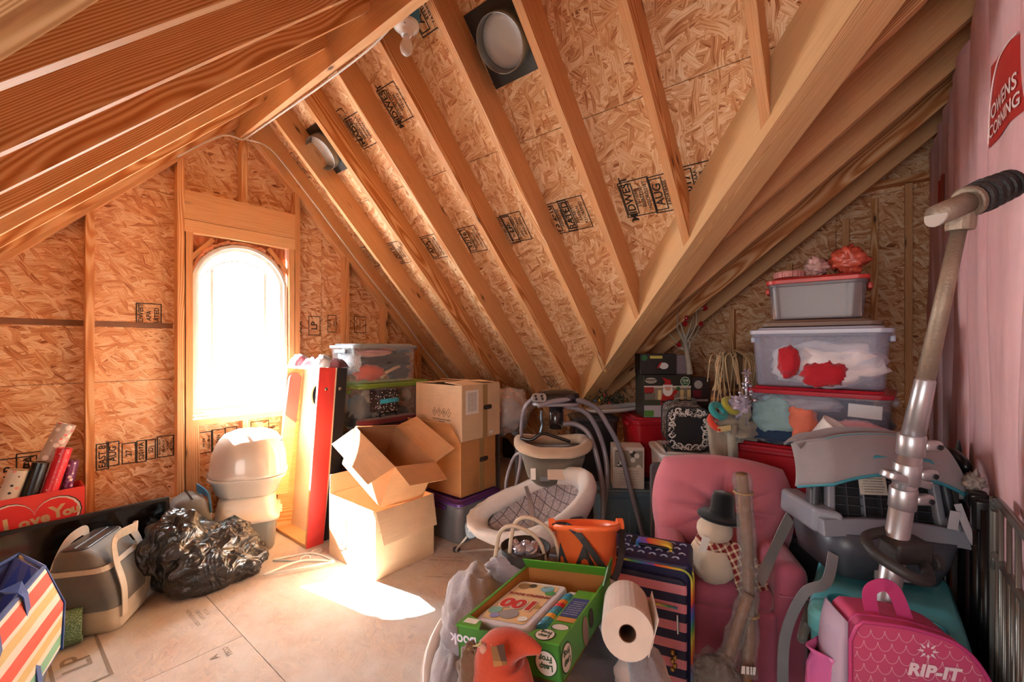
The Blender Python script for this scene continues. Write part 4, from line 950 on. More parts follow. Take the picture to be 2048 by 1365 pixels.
# outer skirt and rim padding
rings = []
for rr_, dz in ((.62, -.16), (.80, -.145), (.96, -.08), (1.06, -.02), (1.075, .02), (1.03, .05), (.93, .045), (.84, .005), (.78, -.03)):
    ring = []
    for i in range(nA):
        a = 2*math.pi*i/nA; x, y = ell(a, rr_); wr = .008*nz((a*7, rr_*3, 0), 1, 8)*(1.5 if math.cos(a) < -.2 else .6)
        ring.append(Mb @ Vector((x, y, dz+.02*math.cos(2*a)+wr)))
    rings.append(ring)
G().loft(rings, caps=False).build('padded_rim', PW, t_, smooth=True, solid=.006)
qm = tq.m
g = G(); rings = []
for k in (.80, .6, .4, .2, .03):
    rings.append([Vector((ell(2*math.pi*i/nA, k)[0], ell(2*math.pi*i/nA, k)[1], -.03-.11*(1-(k/.8)**2)*(1 if True else 1)+.03*max(0, ell(2*math.pi*i/nA, k)[0]/Lb))) for i in range(nA)])
g.loft(rings, caps=False); g.f.append(tuple(range(4*nA, 5*nA))); g.m.append(0)
g.build('quilted_seat', qm, t_, smooth=True, M=Mb)
G().tube([Mb @ Vector(p) for p in bez([(-.04, .17, .02), (-.045, .10, -.07), (-.05, .0, -.11), (-.05, -.08, -.09)], 6)], .01, flat=(.03, .004), up=(0, 0, 1)).build('harness_strap', plain('strap_taupe', '9a8c88', .8), t_)
G().box((0, 0, 0), (.045, .035, .014)).build('buckle', plain('buckle_taupe', '7f726e', .5), t_, M=Mb @ T(-.05, -.08, -.085), bevel=.004)
Mc = frame_m(Mb @ Vector((-Lb/2-.035, -.03, .0)), Vector((SA, -CA, .2)), Vector((-CA, -SA, .35)))
G().prism(rrect(.065, .10, .03), .022, 0, Mc).build('control_unit', plain('unit_grey', '7e8c96', .35), t_, bevel=.006)
G().prism(rrect(.078, .112, .036), .012, 0, Mc).build('control_bezel', BLACKP, t_, bevel=.004)
for dy in (.022, -.005): G().prism(rrect(.034, .016, .005), .026, 0, Mc @ T(0, dy, 0)).build('button', plain('unit_light', 'b9c4ca', .4), t_)
WIRE = plain('bouncer_wire', 'b9b4ae', .35, .3)
wb_ = lambda u, v, F: inv @ W(u, v, F)
G().tube(bez([wb_(975, 1062, 2.55), wb_(945, 1065, 2.6), wb_(925, 1085, 2.66), inv @ onZ(913, 1103, .012), inv @ onZ(940, 1102, .02), wb_(990, 1100, 2.62), wb_(1035, 1113, 2.5), wb_(1080, 1140, 2.35)], 8), .007, 8).build('wire_leg', WIRE, t_, smooth=True)
G().tube(bez([Mb @ Vector((.1, .2, -.1)), Mb @ Vector((-.05, .28, -.25)), inv @ onZ(1010, 1080, .012), inv @ onZ(1120, 1075, .012), Mb @ Vector((.33, .1, -.15))], 8), .007, 8).build('wire_leg', WIRE, t_, smooth=True)
G().tube(bez([wb_(1080, 1140, 2.35), inv @ onZ(1120, 1160, .012), inv @ onZ(1190, 1150, .012), wb_(1205, 1060, 2.3), Mb @ Vector((.33, -.08, -.15))], 8), .007, 8).build('wire_leg', WIRE, t_, smooth=True)
G().lathe([(.0, .025), (.022, .022), (.026, .008), (.022, 0), (0, 0)], 14, c=(inv @ onZ(913, 1103, .0))).build('rubber_foot', plain('foot_dark', '4c4a4a', .5), t_, smooth=True)
Mm = frame_m(wb_(1152, 1052, 2.28), (SA, -CA, 0), (0, 0, 1))
G().loft([[Mm @ Vector((x*k, y*k, z)) for x, y in rrect(.14, .09, .04, 6)] for k, z in ((.8, -.06), (1, -.04), (1, .0), (.8, .03), (.4, .045))]).build('vibration_unit', SB, t_, smooth=True)
# ================================================================== RIGHT SIDE
def MFR(F, R_, z=0, dr=0): return T(*FR(F, R_, z)) @ RZ(CR+dr)
BLUEB = plain('steel_blue_bin', '5d7686', .45, var=.06); REDT = plain('red_tote', 'a3121f', .35); REDL = plain('red_lid', 'a81a2c', .35)
tote('blue_storage_bin', 'steel blue storage bin under the small photo printed box', MFR(2.94, .78), .46, .24, .395, BLUEB, BLUEB, ribs=3)
o = thing('photo_printed_box', 'small white box with printed photos standing on the blue bin', 'box', M=MFR(2.94, .77, .425, -.12))
PHB = plain('photo_box', 'cdbfb4', .6, var=.08)
G().box((0, 0, .135), (.20, .16, .27)).build('body', PHB, o, bevel=.002)
flat(G(), [(-.09, .02), (.09, .02), (.09, .13), (-.09, .13)], frame_m((0, -.0815, .12), (1, 0, 0), (0, -1, 0))).build('photo', pattern('photo_a', '8d8478', [('2e2a28', .4, 10), ('d8d0c6', .3, 16)]), o, fix=False)
flat(G(), [(-.07, -.12), (.07, -.12), (.07, .13), (-.07, .13)], frame_m((.1015, 0, .135), (0, 1, 0), (1, 0, 0))).build('side_photo', pattern('photo_b', '2b2727', [('d8d0c8', .35, 14)]), o, fix=False)
g = G(); rs_ = random.Random(4)
for k in range(6): text(g, ''.join(rs_.choice('acemnorst ') for _ in range(20)), .013, frame_m((0, -.0815, .115-.017*k), (1, 0, 0), (0, -1, 0)))
g.build('print', plain('grey_ink', '6f6660', .8), o, fix=False)
tote('smoky_tote', 'dark see-through tote with a paper label behind the swing legs', MFR(3.42, .63), .34, .26, .80, plain('smoke_plastic', '2d3036', .25), plain('smoke_lid', '3a3c40', .3), handles=False)
o = thing('oval_tray', 'white oval plastic tray lying across the totes beside the swing', 'tray', M=MFR(3.40, .82, .862, .35) @ R3(0, -.05, 0))
G().loft([[Vector((x*k, y*k, z)) for x, y in [(.26*math.cos(2*math.pi*i/28), .12*math.sin(2*math.pi*i/28)) for i in range(28)]] for k, z in ((.8, 0), (.9, .004), (1, .03), (1.03, .03), (.93, .006), (.8, .004))]).build('tray_dish', plain('tray_white', 'c9c6c6', .4), o, smooth=True)
# dark garland with coloured bulbs on the tray
o = thing('garland', 'small dark green garland with coloured bulbs heaped on the white oval tray', 'decoration', M=MFR(3.43, .77, .90))
GN = plain('garland_green', '1f2a1c', .8); rs_ = random.Random(14); g = G()
for k in range(90):
    a = Vector((rs_.gauss(0, .07), rs_.gauss(0, .04), abs(rs_.gauss(0, .05)))); g.tube([a, a+Vector((rs_.uniform(-.03, .03), rs_.uniform(-.03, .03), rs_.uniform(.0, .035)))], .0035, 4)
g.build('needles', GN, o)['kind'] = 'stuff'
for k, c_ in enumerate(('b03030', 'c8a030', '3a7a4a', 'b03030', 'c86a30', '3a6aa0')): blob((rs_.gauss(0, .07), -.05-.01*k % .03, .02+.02*(k % 4)), (.009, .009, .011), k, 0, 2, 8, 6).build('bulb', plain('bulb_'+c_, c_, .3), o, smooth=True)
# red totes and festive boxes
tote('storage_tote', 'dark plastic tote under the red tote that carries the santa box', MFR(3.27, 1.12), .50, .36, .40, DT, DT, handles=False)
tote('red_storage_tote', 'red tote under the boxed christmas inflatable', MFR(3.27, 1.12, .43), .52, .38, .39, REDT, REDL, ribs=3, group='red totes')
o = thing('inflatable_box', 'printed carton showing a red suited inflatable before a snowy porch', 'box', M=MFR(3.22, 1.105, .85, .02))
G().box((0, 0, .15), (.34, .20, .30)).build('body', plain('festive_dark', '2e2c26', .45), o, bevel=.002)
Mf = frame_m((0, -.101, 0), (1, 0, 0), (0, -1, 0))
def decal(nm, poly, c, k=0, M=None, r=.5, par=None):
    return flat(G(), poly, (M or Mf) @ T(0, 0, .0006*k)).build(nm, plain('ink_'+c, c, r), par or o, fix=False)
def rect(x0, y0, x1, y1): return [(x0, y0), (x1, y0), (x1, y1), (x0, y1)]
decal('snow_print', rect(-.168, .002, .168, .09), 'a8a6ae', 1); decal('hedge_print', rect(-.168, .085, .168, .125), '39402f', 2)
decal('porch_print', rect(-.11, .12, .168, .215), '8b7f6c', 1); decal('window_print', rect(-.165, .12, -.09, .17), '6d6a60', 2)
for x in (-.07, -.02, .09, .14): decal('window_print', rect(x, .125, x+.025, .195), 'd9c48a', 2)
decal('roof_print', rect(-.168, .21, .168, .225), 'cfcabd', 2)
decal('suit_print', [(-.045, .05), (.045, .05), (.05, .12), (.035, .185), (-.03, .185), (-.05, .12)], 'b3231f', 3)
decal('legs_print', disc2(.042, 20, (0, .055)), 'b3231f', 3); decal('belt_print', rect(-.047, .105, .047, .118), '1d1a18', 4)
decal('arm_print', [(.02, .15), (.06, .165), (.075, .195), (.06, .20), (.03, .18)], 'b3231f', 4); decal('mitten_print', disc2(.014, 14, (.075, .205)), '2f6b3c', 5)
decal('trim_print', rect(-.035, .048, .035, .06), 'e9e4df', 5); decal('beard_print', disc2(.036, 20, (0, .19), 1.1), 'e9e4df', 5); decal('face_print', disc2(.022, 18, (0, .212)), 'd89f86', 6)
decal('cap_print', [(-.035, .228), (.03, .222), (.02, .265), (-.04, .285), (-.02, .25)], 'b3231f', 6); decal('cap_trim_print', rect(-.036, .218, .034, .232), 'e9e4df', 7)
decal('badge_print', disc2(.034, 24, (.125, .255)), 'e6e3da', 3); decal('badge_print', disc2(.030, 24, (.125, .255)), '2f6b3c', 4)
g = G(); text(g, '12 ft', .022, Mf @ T(.125, .262, .004), bold=.001); text(g, '3.66 m', .014, Mf @ T(.125, .243, .004)); g.build('badge_lettering', plain('ink_e6e3da', 'e6e3da', .5), o, fix=False)
decal('banner_print', rect(-.168, .175, -.10, .215), '9c2320', 5); decal('green_print', rect(-.168, .005, -.10, .05), '4f8a3c', 5); decal('oval_print', disc2(.042, 24, (-.12, .262), .5), 'b9b2a4', 3)
g = G(); text(g, 'HOLIDAY', .018, Mf @ T(-.12, .265, .003), bold=.0008); text(g, 'ACCENTS', .012, Mf @ T(-.12, .25, .003)); g.build('oval_lettering', INK, o, fix=False)
o = thing('penguin_box', 'low dark box printed with a penguin on the inflatable carton', 'box', M=MFR(3.25, 1.06, 1.152))
G().box((0, 0, .075), (.26, .14, .15)).build('body', plain('festive_dark2', '2a2724', .45), o, bevel=.002)
Mf = frame_m((0, -.071, 0), (1, 0, 0), (0, -1, 0))
decal('badge_print', disc2(.022, 20, (-.10, .12)), '2f6b3c', 1); decal('bird_print', disc2(.05, 24, (.03, .06), .62), '17161a', 1); decal('belly_print', disc2(.034, 22, (.04, .062), .7), 'e6e0da', 2); decal('scarf_print', [(-.01, .05), (.01, .085), (.03, .09), (.0, .04)], 'b3231f', 3); decal('text_print', rect(-.06, .115, .03, .135), 'd6c45a', 2)
G().box((.19, .02, .07), (.10, .10, .14)).build('side_carton', plain('lilac_card', '8d7a80', .6), o, bevel=.002)
o = thing('ornament_carton', 'narrow dark carton with snowman print beside the inflatable carton', 'box', M=MFR(3.24, 1.36, .85))
G().box((0, 0, .14), (.13, .17, .28)).build('body', plain('festive_dark3', '3a2f30', .5), o, bevel=.002)
Mf = frame_m((0, -.086, 0), (1, 0, 0), (0, -1, 0)); decal('round_print', disc2(.03, 20, (-.02, .23)), 'bfb5b0', 1); decal('band_print', rect(-.06, .14, .0, .19), '7c2330', 1); decal('white_print', rect(-.06, .11, .05, .125), 'bfb5b0', 1)
# twig tree with red ornaments
o = thing('twig_tree', 'small white birch twig tree with red ornaments standing behind the inflatable carton', 'decoration', tuple(W(1380, 748, 3.16).xy)+(1.155,))
BIR = plain('birch', 'b3a99a', .8, bump=.5, bscale=90, var=.2); inv = WORLDM[o.name].inverted(); wl2 = lambda u, v, F=3.16: inv @ W(u, v, F)
G().tube(bez([(0, 0, 0), wl2(1377, 725), wl2(1371, 690), wl2(1368, 668)], 5), [.022-.0006*i for i in range(16)], 9).build('trunk', BIR, o, smooth=True)
br = [[(1370, 690), (1356, 660), (1355, 635)], [(1369, 675), (1362, 650), (1356, 640), (1356, 618)], [(1370, 680), (1385, 655), (1387, 635), (1380, 622)], [(1371, 690), (1392, 650), (1393, 622), (1408, 617)], [(1375, 712), (1379, 690), (1390, 672), (1400, 650)], [(1374, 705), (1358, 690), (1338, 668)], [(1372, 695), (1362, 670), (1352, 655)], [(1376, 708), (1380, 690), (1379, 680), (1395, 668)], [(1374, 702), (1358, 696), (1340, 685)], [(1370, 684), (1378, 660), (1384, 640)]]
for k, q in enumerate(br): p = bez([wl2(u, v, 3.16+(.03*((k % 3)-1))*i) for i, (u, v) in enumerate(q)], 4); G().tube(p, [max(.0025, .008-.0008*i) for i in range(len(p))], 6).build('branch', BIR, o, smooth=True)
RO = plain('ornament_red', 'a01722', .25)
for u, v in ((1410, 617), (1373, 637), (1370, 648), (1402, 648), (1358, 690)): blob(wl2(u, v, 3.14), (.016, .016, .018), u, .4, 3, 10, 8).build('ornament', RO, o, smooth=False)
# carrier on white bin
tote('storage_tote', 'dark plastic tote at the bottom under the white bin and patterned carrier', MFR(2.62, 1.05, 0, -.1), .34, .36, .36, DT, DT, handles=False)
tote('white_bin', 'frosted white bin under the black patterned pet carrier', MFR(2.62, 1.04, .39, -.1), .35, .36, .34, clear('frost', 'd8d4d2', .75, .3), plain('frost_lid', 'cfcac8', .4), handles=False)
o = thing('pet_carrier', 'black and white scroll patterned soft pet carrier on the white bin', 'pet carrier', M=MFR(2.62, 1.03, .765, -.25) @ Matrix.Scale(.9, 4))
ds = NT('scroll_fabric'); co = ds.coord(); n_ = ds.noise(co, 26, 1, .4, 2.2).outputs[0]; ds.base(ds.mix(ds.math('LESS_THAN', ds.math('ABSOLUTE', ds.math('SUBTRACT', n_, .5)), .045), srgb('141317'), srgb('c9c4c0'))); ds.set(Roughness=.85)
Mrot = frame_m((0, .2, 0), (1, 0, 0), (0, -1, 0)); 
oc = [(x, y+.135) for x, y in rrect(.25, .27, .06, 6)]
G().prism(oc, .38, 0, Mrot).build('body', ds.m, o, bevel=.008)
G().prism([(x*.66, (y-.135)*.66+.125) for x, y in oc], .004, .38, Mrot).build('mesh_window', plain('mesh_black', '0d0d10', .8), o)
for z_ in (.378, .002): G().tube([Mrot @ Vector((x*1.01, (y-.135)*1.01+.135, z_)) for x, y in oc], .006, 6, loop=True).build('piping', plain('strap_black', '131214', .7), o)
WS = plain('scroll_white', 'cfcac6', .7)
def scroll(cx, cy, s_, fl_, rot):
    pts = []
    for i in range(16):
        a = i/15*4.4; r_ = .006+.0045*a; pts.append((r_*math.cos(a)*fl_, r_*math.sin(a)))
    ca, sa = math.cos(rot), math.sin(rot)
    return [Mrot @ Vector((cx+(x*ca-y*sa)*s_, cy+(x*sa+y*ca)*s_, .385)) for x, y in pts]
k = 0
for cx, cy, rot in ((-.1, .05, 0), (-.1, .10, 2), (-.1, .16, 1), (-.1, .21, 3), (-.06, .245, 2), (0, .25, 1), (.06, .245, 0), (.1, .2, 2), (.1, .15, 4), (.1, .1, 1), (.1, .05, 3), (.05, .025, 5), (0, .022, 2), (-.05, .025, 4)):
    G().tube(scroll(cx, cy, .95, 1 if k % 2 else -1, rot), .004, 5).build('scroll_print', WS, o); k += 1
G().tube(bez([(-.06, .0, .27), (-.05, -.05, .31), (0, -.08, .325), (.05, -.05, .31), (.06, 0, .27)], 6), .008, flat=(.03, .006), up=(0, 0, 1)).build('handle', plain('handle_taupe', '6d645c', .7), o)
G().tube(bez([(-.13, -.1, .15), (-.15, -.15, .05), (-.13, -.19, -.0), (-.13, -.2, .05)], 5), .006, flat=(.03, .004), up=(1, 0, 0)).build('shoulder_strap', plain('strap_black', '131214', .7), o)
G().box((-.135, -.2, .05), (.04, .006, .022)).build('buckle', CHROME, o, bevel=.002)
# dark panel behind the pink chair
o = thing('display_board', 'plain dark grey board with rounded corner standing behind the pink chair', 'panel', M=MFR(2.315, .93, 0, .0) @ R3(-.02, 0, 0))
G().prism([(x, y+.37) for x, y in rrect(.40, .74, .03, 5)], .03, 0, frame_m((0, 0, 0), (1, 0, 0), (0, -1, 0))).build('panel_board', plain('panel_grey', '4c4a4d', .55, var=.06), o, bevel=.004)
# right stack
MR_ = lambda x, y, z, a=0: T(x, y, z) @ RZ(-math.pi/2+a)
tote('storage_tote', 'dark plastic tote under the red tote of the clear bin stack', MR_(2.73, .22, 0), .74, .44, .41, DT, DT, handles=False)
tote('red_storage_tote', 'red tote carrying the two clear bins and grey clothing', MR_(2.73, .22, .44), .76, .46, .395, REDT, REDL, ribs=4, group='red totes')
CL2 = clear('clear_lilac', 'c9cbe2', .13, .2); CL3 = clear('clear_frost', 'c3c6de', .2, .3)
o = tote('clear_storage_bin', 'clear bin of folded clothes with a dark red lid', MR_(2.72, .20, .868, -.06), .56, .42, .255, CL2, REDL, tp=.93, group='clear bins', mh=CL3)
o = tote('clear_storage_bin', 'clear latching bin holding white and red fabric above the dark red lid', MR_(2.72, .205, 1.157, .02), .54, .42, .262, CL3, plain('clear_lid', 'b9bccc', .3), tp=.93, group='clear bins', latch=CL2)
pile([('folded_garment', 'pale teal garment in the dark red lidded bin', 'clothing', (2.545, .37, 1.01), (.045, .10, .09), F_('c_teal', '8fb3b8'), 41), ('folded_garment', 'coral pleated garment in the dark red lidded bin', 'clothing', (2.53, .26, .985), (.03, .065, .08), F_('c_coral', 'd9785f'), 42),
      ('folded_garment', 'navy jeans at the bottom of the dark red lidded bin', 'clothing', (2.55, .36, .91), (.045, .11, .04), F_('c_navy', '27405f'), 43), ('folded_garment', 'grey cable knit under the dark red lid', 'clothing', (2.55, .22, 1.075), (.045, .12, .035), F_('c_knit', '9a95a0'), 44),
      ('folded_garment', 'rolled pink garment in the dark red lidded bin', 'clothing', (2.53, .05, .97), (.035, .10, .045), F_('c_pink', 'd99aa0'), 45), ('folded_garment', 'dark jacket behind the dark red lidded bin side', 'clothing', (2.72, .15, .99), (.12, .22, .10), F_('c_dark', '24222c'), 46),
      ('folded_garment', 'lilac garment at the wall end of the dark red lidded bin', 'clothing', (2.545, -.02, .92), (.03, .06, .035), F_('c_lilac', 'b9a9c4'), 47)], 'clothes in the dark red lidded bin')
tag(G().box((0, 0, 0), (.12, .004, .06)).build('white_card', WHITEP, M=T(2.525, .02, 1.06) @ RZ(-math.pi/2) @ R3(0, .05, 0)), 'white card inside the dark red lidded bin', 'card')
pile([('white_fabric', 'white stuffed fabric in the latching bin', 'fabric', (2.61, .17, 1.265), (.11, .21, .10), F_('c_white', 'e6dfe2'), 51), ('red_stocking', 'red stocking toe leaning in the latching bin', 'stocking', (2.515, .31, 1.28), (.03, .045, .07), F_('c_red', 'b0202c'), 52), ('red_stocking', 'flat red stocking low in the latching bin', 'stocking', (2.508, .17, 1.225), (.03, .085, .055), F_('c_red', 'b0202c'), 53)], 'fabric in the latching bin')
o = thing('wide_lid', 'loose brown flat bin lid under the topmost bin', 'lid', M=MR_(2.74, .21, 1.46, .1)); lid_geo(.46, .34).build('lid_plate', plain('lid_brown', '7d6455', .5), o, bevel=.002)
o = tote('topmost_bin', 'small smoky bin with an orange red lid at the top of the stack', MR_(2.74, .215, 1.489, .03), .40, .30, .185, clear('smoke_clear', '8d8488', .4, .25), plain('lid_vermilion', 'b8352c', .4), tp=.92)
G().box((-.03, -.12, .088), (.30, .01, .165)).build('card_insert', plain('card_tan', 'ab9182', .8), o)
G().box((.155, -.118, .088), (.05, .01, .16)).build('card_insert', plain('card_tan', 'ab9182', .8), o)
o = G().lathe([(.055, 0), (.07, .0), (.072, .022), (.07, .03), (.055, .03), (.055, 0)], 24, caps=False).build('ribbon_reel', pattern('gingham', 'c98a84', [('8d4a48', .35, 90)], rough=.8, kind='grid'), M=T(2.66, .325, 1.704)); tag(o, 'pink gingham ribbon reel on the orange red lid', 'ribbon')
PBAG = plain('pink_film', 'd2a79f', .25, bump=.6, bscale=14); OBAG = plain('orange_film', 'c4553f', .3, bump=.6, bscale=14)
cloth_thing('gift_bag', 'crumpled pale pink bag in the middle of the orange red lid', 'bag', (2.68, .215, 1.752), (.045, .055, .045), PBAG, 61, amp=.55, ridge=.3)
cloth_thing('gift_bag', 'crumpled orange pink plastic bag at the wall end of the orange red lid', 'bag', (2.69, .085, 1.775), (.06, .075, .065), OBAG, 62, amp=.5, ridge=.3)
o = G().lathe([(.0, 0), (.035, 0), (.055, .02), (.062, .14), (.066, .15), (.058, .148), (.05, .03), (.0, .02)], 20).build('white_cup', plain('cup_white', 'e8dcd4', .35), M=T(2.40, .155, .868) @ R3(-.5, -.3, 0), smooth=True); tag(o, 'white plastic cup leaning at the base of the dark red lidded bin', 'cup')
o.matrix_basis = T(*W(1628, 905, 1.86)) @ RZ(CR) @ R3(.45, .45, 0)
# clothing pile with ring toys
BL = F_('c_sage', '8f897c')
o = thing('grey_blanket', 'sage grey blanket heaped on the end of the red tote', 'blanket', (2.62, .545, .865))
blob((-.02, 0, .07), (.17, .11, .11), 71, .6, 2.4, base=.002).build('heap', BL, o, smooth=True)
def drape(s_, t2):
    y = .13-.15*s_; z = .09-.38*t2; return Vector((-.165-.02*math.sin(s_*9)-.03*t2-.015*nz((s_*4, t2*3, 0), 1.4), y*(1-.35*t2)-.02*t2, z))
G().grid(drape, 16, 20).build('hanging_fold', BL, o, smooth=True, solid=.008)
cloth_thing('lilac_scrunch', 'lilac ruffled bundle beside the clear bin on the grey blanket', 'clothing', W(1480, 812, 2.27), (.075, .05, .055), F_('c_lilac2', 'b8aec4'), 72, amp=.5, ridge=.3)
def torus(c, R_, r, M=None, n=22, m=8):
    g = G(); pts = [(R_*math.cos(2*math.pi*i/n), R_*math.sin(2*math.pi*i/n), 0) for i in range(n)]; g.tube([(M @ Vector(p) if M else Vector(p))+Vector(c) for p in pts], r, m, loop=True, up=(.1, .2, 1)); return g
for u, v, c_, n_, lb in ((1437, 822, '2c8a8c', 'ring_teal', 'teal ring of the stuffed toy on the grey blanket'), (1462, 812, '9c9a3c', 'ring_olive', 'olive knitted ring of the stuffed toy beside the lilac bundle'), (1433, 846, 'c8402c', 'ring_red', 'orange red ring of the stuffed toy lowest on the grey blanket')):
    o = torus((0, 0, 0), .038, .017).build('stuffed_ring', fabric(n_, c_, .9, ws=120, weave=.6), smooth=True, M=T(*W(u, v, 2.26)) @ RZ(CR) @ R3(.9, .1*(u % 3), .4)); tag(o, lb, 'soft toy', 'stuffed ring toys')
tag(G().box((0, 0, 0), (.07, .004, .03)).build('paper_tag', plain('tag_yellow', 'd8c48a', .7), M=T(*W(1448, 858, 2.22)) @ RZ(CR) @ R3(.3, -.15, 0)), 'pale yellow paper tag in front of the orange red ring', 'tag')
# scarecrow with raffia
pl = NT('plaid_brown'); co = pl.coord(); sp = pl.n('SeparateXYZ', {0: co}).outputs; f1 = pl.math('LESS_THAN', pl.math('PINGPONG', sp[0], .03), .009); f2 = pl.math('LESS_THAN', pl.math('PINGPONG', sp[2], .03), .009)
pl.base(pl.mix(pl.math('MULTIPLY', pl.math('ADD', f1, f2), .5), srgb('4a2f22'), srgb('9c6a3a'))); pl.set(Roughness=.9)
o = thing('scarecrow', 'plaid scarecrow with tan raffia hair behind the clothing heap', 'decoration', M=MFR(2.82, 1.40))
blob((0, 0, .60), (.15, .11, .60), 81, .1, 2, base=.0).build('plaid_body', pl.m, o, smooth=True)
blob((0, 0, 1.22), (.10, .09, .11), 82, .08, 2).build('head', plain('burlap', '7a6248', .9), o, smooth=True)
RAF = plain('raffia', 'c3a67e', .8); rs_ = random.Random(8); g = G()
for i in range(80):
    a = rs_.uniform(-2.7, .5); r_ = rs_.uniform(.08, .16); L_ = rs_.uniform(.15, .34); x0 = .07*math.cos(a); y0 = .07*math.sin(a)
    g.tube(bez([(x0*.4, y0*.4, 1.335), (x0*1.5, y0*1.5, 1.31), (r_*math.cos(a)*1.1+rs_.uniform(-.03, .03), r_*math.sin(a)*1.1+rs_.uniform(-.03, .03), 1.24+rs_.uniform(-.02, .05)), (r_*math.cos(a)*1.25+rs_.uniform(-.03, .03), r_*math.sin(a)*1.2+rs_.uniform(-.03, .03), 1.30-L_)], 4), .003, flat=(.007, .0015))
h_ = g.build('raffia_hair', RAF, o); h_['kind'] = 'stuff'
o = thing('tinsel_tree', 'tiny silver tree ornament beside the clear bins', 'decoration', tuple(W(1493, 800, 2.22)))
SV = plain('silver_bead', 'b9b3c0', .2, .7); G().tube([(0, 0, -.13), (0, 0, .12)], .006, 6).build('stem', SV, o)
for k in range(14): a = k*2.4; z = -.02+.009*k; r_ = .045*(1-k/16); blob((r_*math.cos(a), r_*math.sin(a), z), (.010, .010, .010), k, .1, 2, 8, 6).build('bead', SV, o, smooth=True)
g = G()
for k in range(3): a = k*math.pi/3; g.box((0, 0, .135), (.05, .004, .007), Matrix.Rotation(a, 3, 'Y'))
g.build('snowflake', SV, o, M=RZ(CR))
# ---- pink armchair
PK = fabric('chair_pink', 'b0576c', .75, fold=.03, var=.08); PKC = fabric('cushion_pink', 'c2707f', .7, fold=.05, var=.08, fscale=6)
drC = -.26
o = thing('armchair', 'small pink upholstered armchair holding the snowman', 'armchair', M=MFR(1.93, .915, 0, drC))
def softbox(c, s_, r, nm, m, sub=2):
    return G().box(c, s_).build(nm, m, o, bevel=r, seg=4)
softbox((0, -.01, .17), (.32, .48, .34), .02, 'base', PK); softbox((0, -.02, .375), (.30, .46, .10), .04, 'seat_cushion', PK)
for s_ in (-1, 1): softbox((s_*.205, -.01, .265), (.115, .50, .53), .045, 'arm', PK)
softbox((0, .23, .37), (.40, .08, .66), .04, 'backrest', PK)
def cush(s_, t2):
    x, y = s_*2-1, t2*2-1; r_ = math.hypot(x, y); a = math.atan2(y, x)
    px_, py_ = x*math.sqrt(1-.28*y*y), y*math.sqrt(1-.28*x*x)
    e = max(0, 1-abs(x)**3)*max(0, 1-abs(y)**3)
    fold = abs(math.sin(a*4.0+.7*math.sin(2*a)))**.4*math.exp(-(r_/.85)**2)*min(1, r_*3.5)
    d_ = .125*e**.45-.105*math.exp(-(r_/.20)**2)-.085*(1-fold)*math.exp(-(r_/.62)**2)*min(1, r_*4)
    return Vector((px_*.30, -d_, py_*.225))
g = G(); g.grid(cush, 90, 70); b = len(g.v); g.grid(lambda s_, t2: Vector((cush(s_, t2).x, .08*(max(0, 1-abs(s_*2-1)**3)*max(0, 1-abs(t2*2-1)**3))**.4, cush(s_, t2).z)), 20, 16)
g.build('tufted_cushion', PKC, o, smooth=True, M=T(.02, .10, .62) @ R3(-.12, .05, 0))
G().lathe([(0, .012), (.014, .008), (.018, 0)], 14).build('tuft_button', PKC, o, M=T(.02, .077, .617) @ R3(math.pi/2, 0, 0), smooth=True)
for s_ in (-1, 1): G().tube([(s_*.205-.05, -.262, .42), (s_*.205+.05, -.262, .42)], .003, 6).build('seam', PKC, o)
# snowman on the chair
o = thing('snowman_doll', 'stuffed snowman with black felt hat and plaid scarf sitting on the pink chair', 'soft toy', tuple(W(1428, 1158, 1.74).xy)+(.428,), CR)
SN = fabric('snow_felt', 'cdb9a4', .95, ws=160); blob((0, 0, .085), (.095, .085, .095), 91, .06, 2, base=.0).build('body', SN, o, smooth=True); blob((0, -.005, .20), (.066, .062, .06), 92, .05, 2).build('head', SN, o, smooth=True)
FE = fabric('hat_felt', '141315', .95, ws=200, weave=.5); Mh_ = T(.03, 0, .245) @ R3(0, .08, 0)
hat = G().lathe([(.0, -.002), (.085, -.004), (.092, .004), (.085, .012), (.048, .014), (.044, .03), (.040, .085), (.034, .098), (0, .10)], 24).build('hat', FE, o, smooth=True, M=Mh_)
sc_ = NT('plaid_red'); co = sc_.coord(); sp = sc_.n('SeparateXYZ', {0: sc_.map(co, rot=(0, .4, 0))}).outputs; f1 = sc_.math('LESS_THAN', sc_.math('PINGPONG', sp[0], .012), .004); f2 = sc_.math('LESS_THAN', sc_.math('PINGPONG', sp[2], .012), .004)
sc_.base(sc_.mix(sc_.math('MULTIPLY', sc_.math('ADD', f1, f2), .5), srgb('7c1f22'), srgb('d8c6a8'))); sc_.set(Roughness=.95)
torus((0, -.005, .15), .055, .018).build('scarf_wrap', sc_.m, o, smooth=True)
for pts in ([(.03, -.07, .16), (.05, -.09, .1), (.06, -.10, .03), (.075, -.10, -.02)], [(.03, -.07, .16), (.09, -.09, .12), (.12, -.10, .06), (.135, -.10, .01)]): G().tube(bez(pts, 5), .02, flat=(.05, .006), up=(0, 1, 0)).build('scarf_end', sc_.m, o)
G().box((-.065, -.06, .165), (.03, .002, .06), Matrix.Rotation(.3, 3, 'Y')).build('paper_tag', WHITEP, o)
0 and G().lathe([(.012, 0), (.001, .06)], 10).build('nose', plain('carrot', 'c8702c', .7), o, M=T(-.02, -.06, .2) @ R3(math.pi/2, -.5, 0))
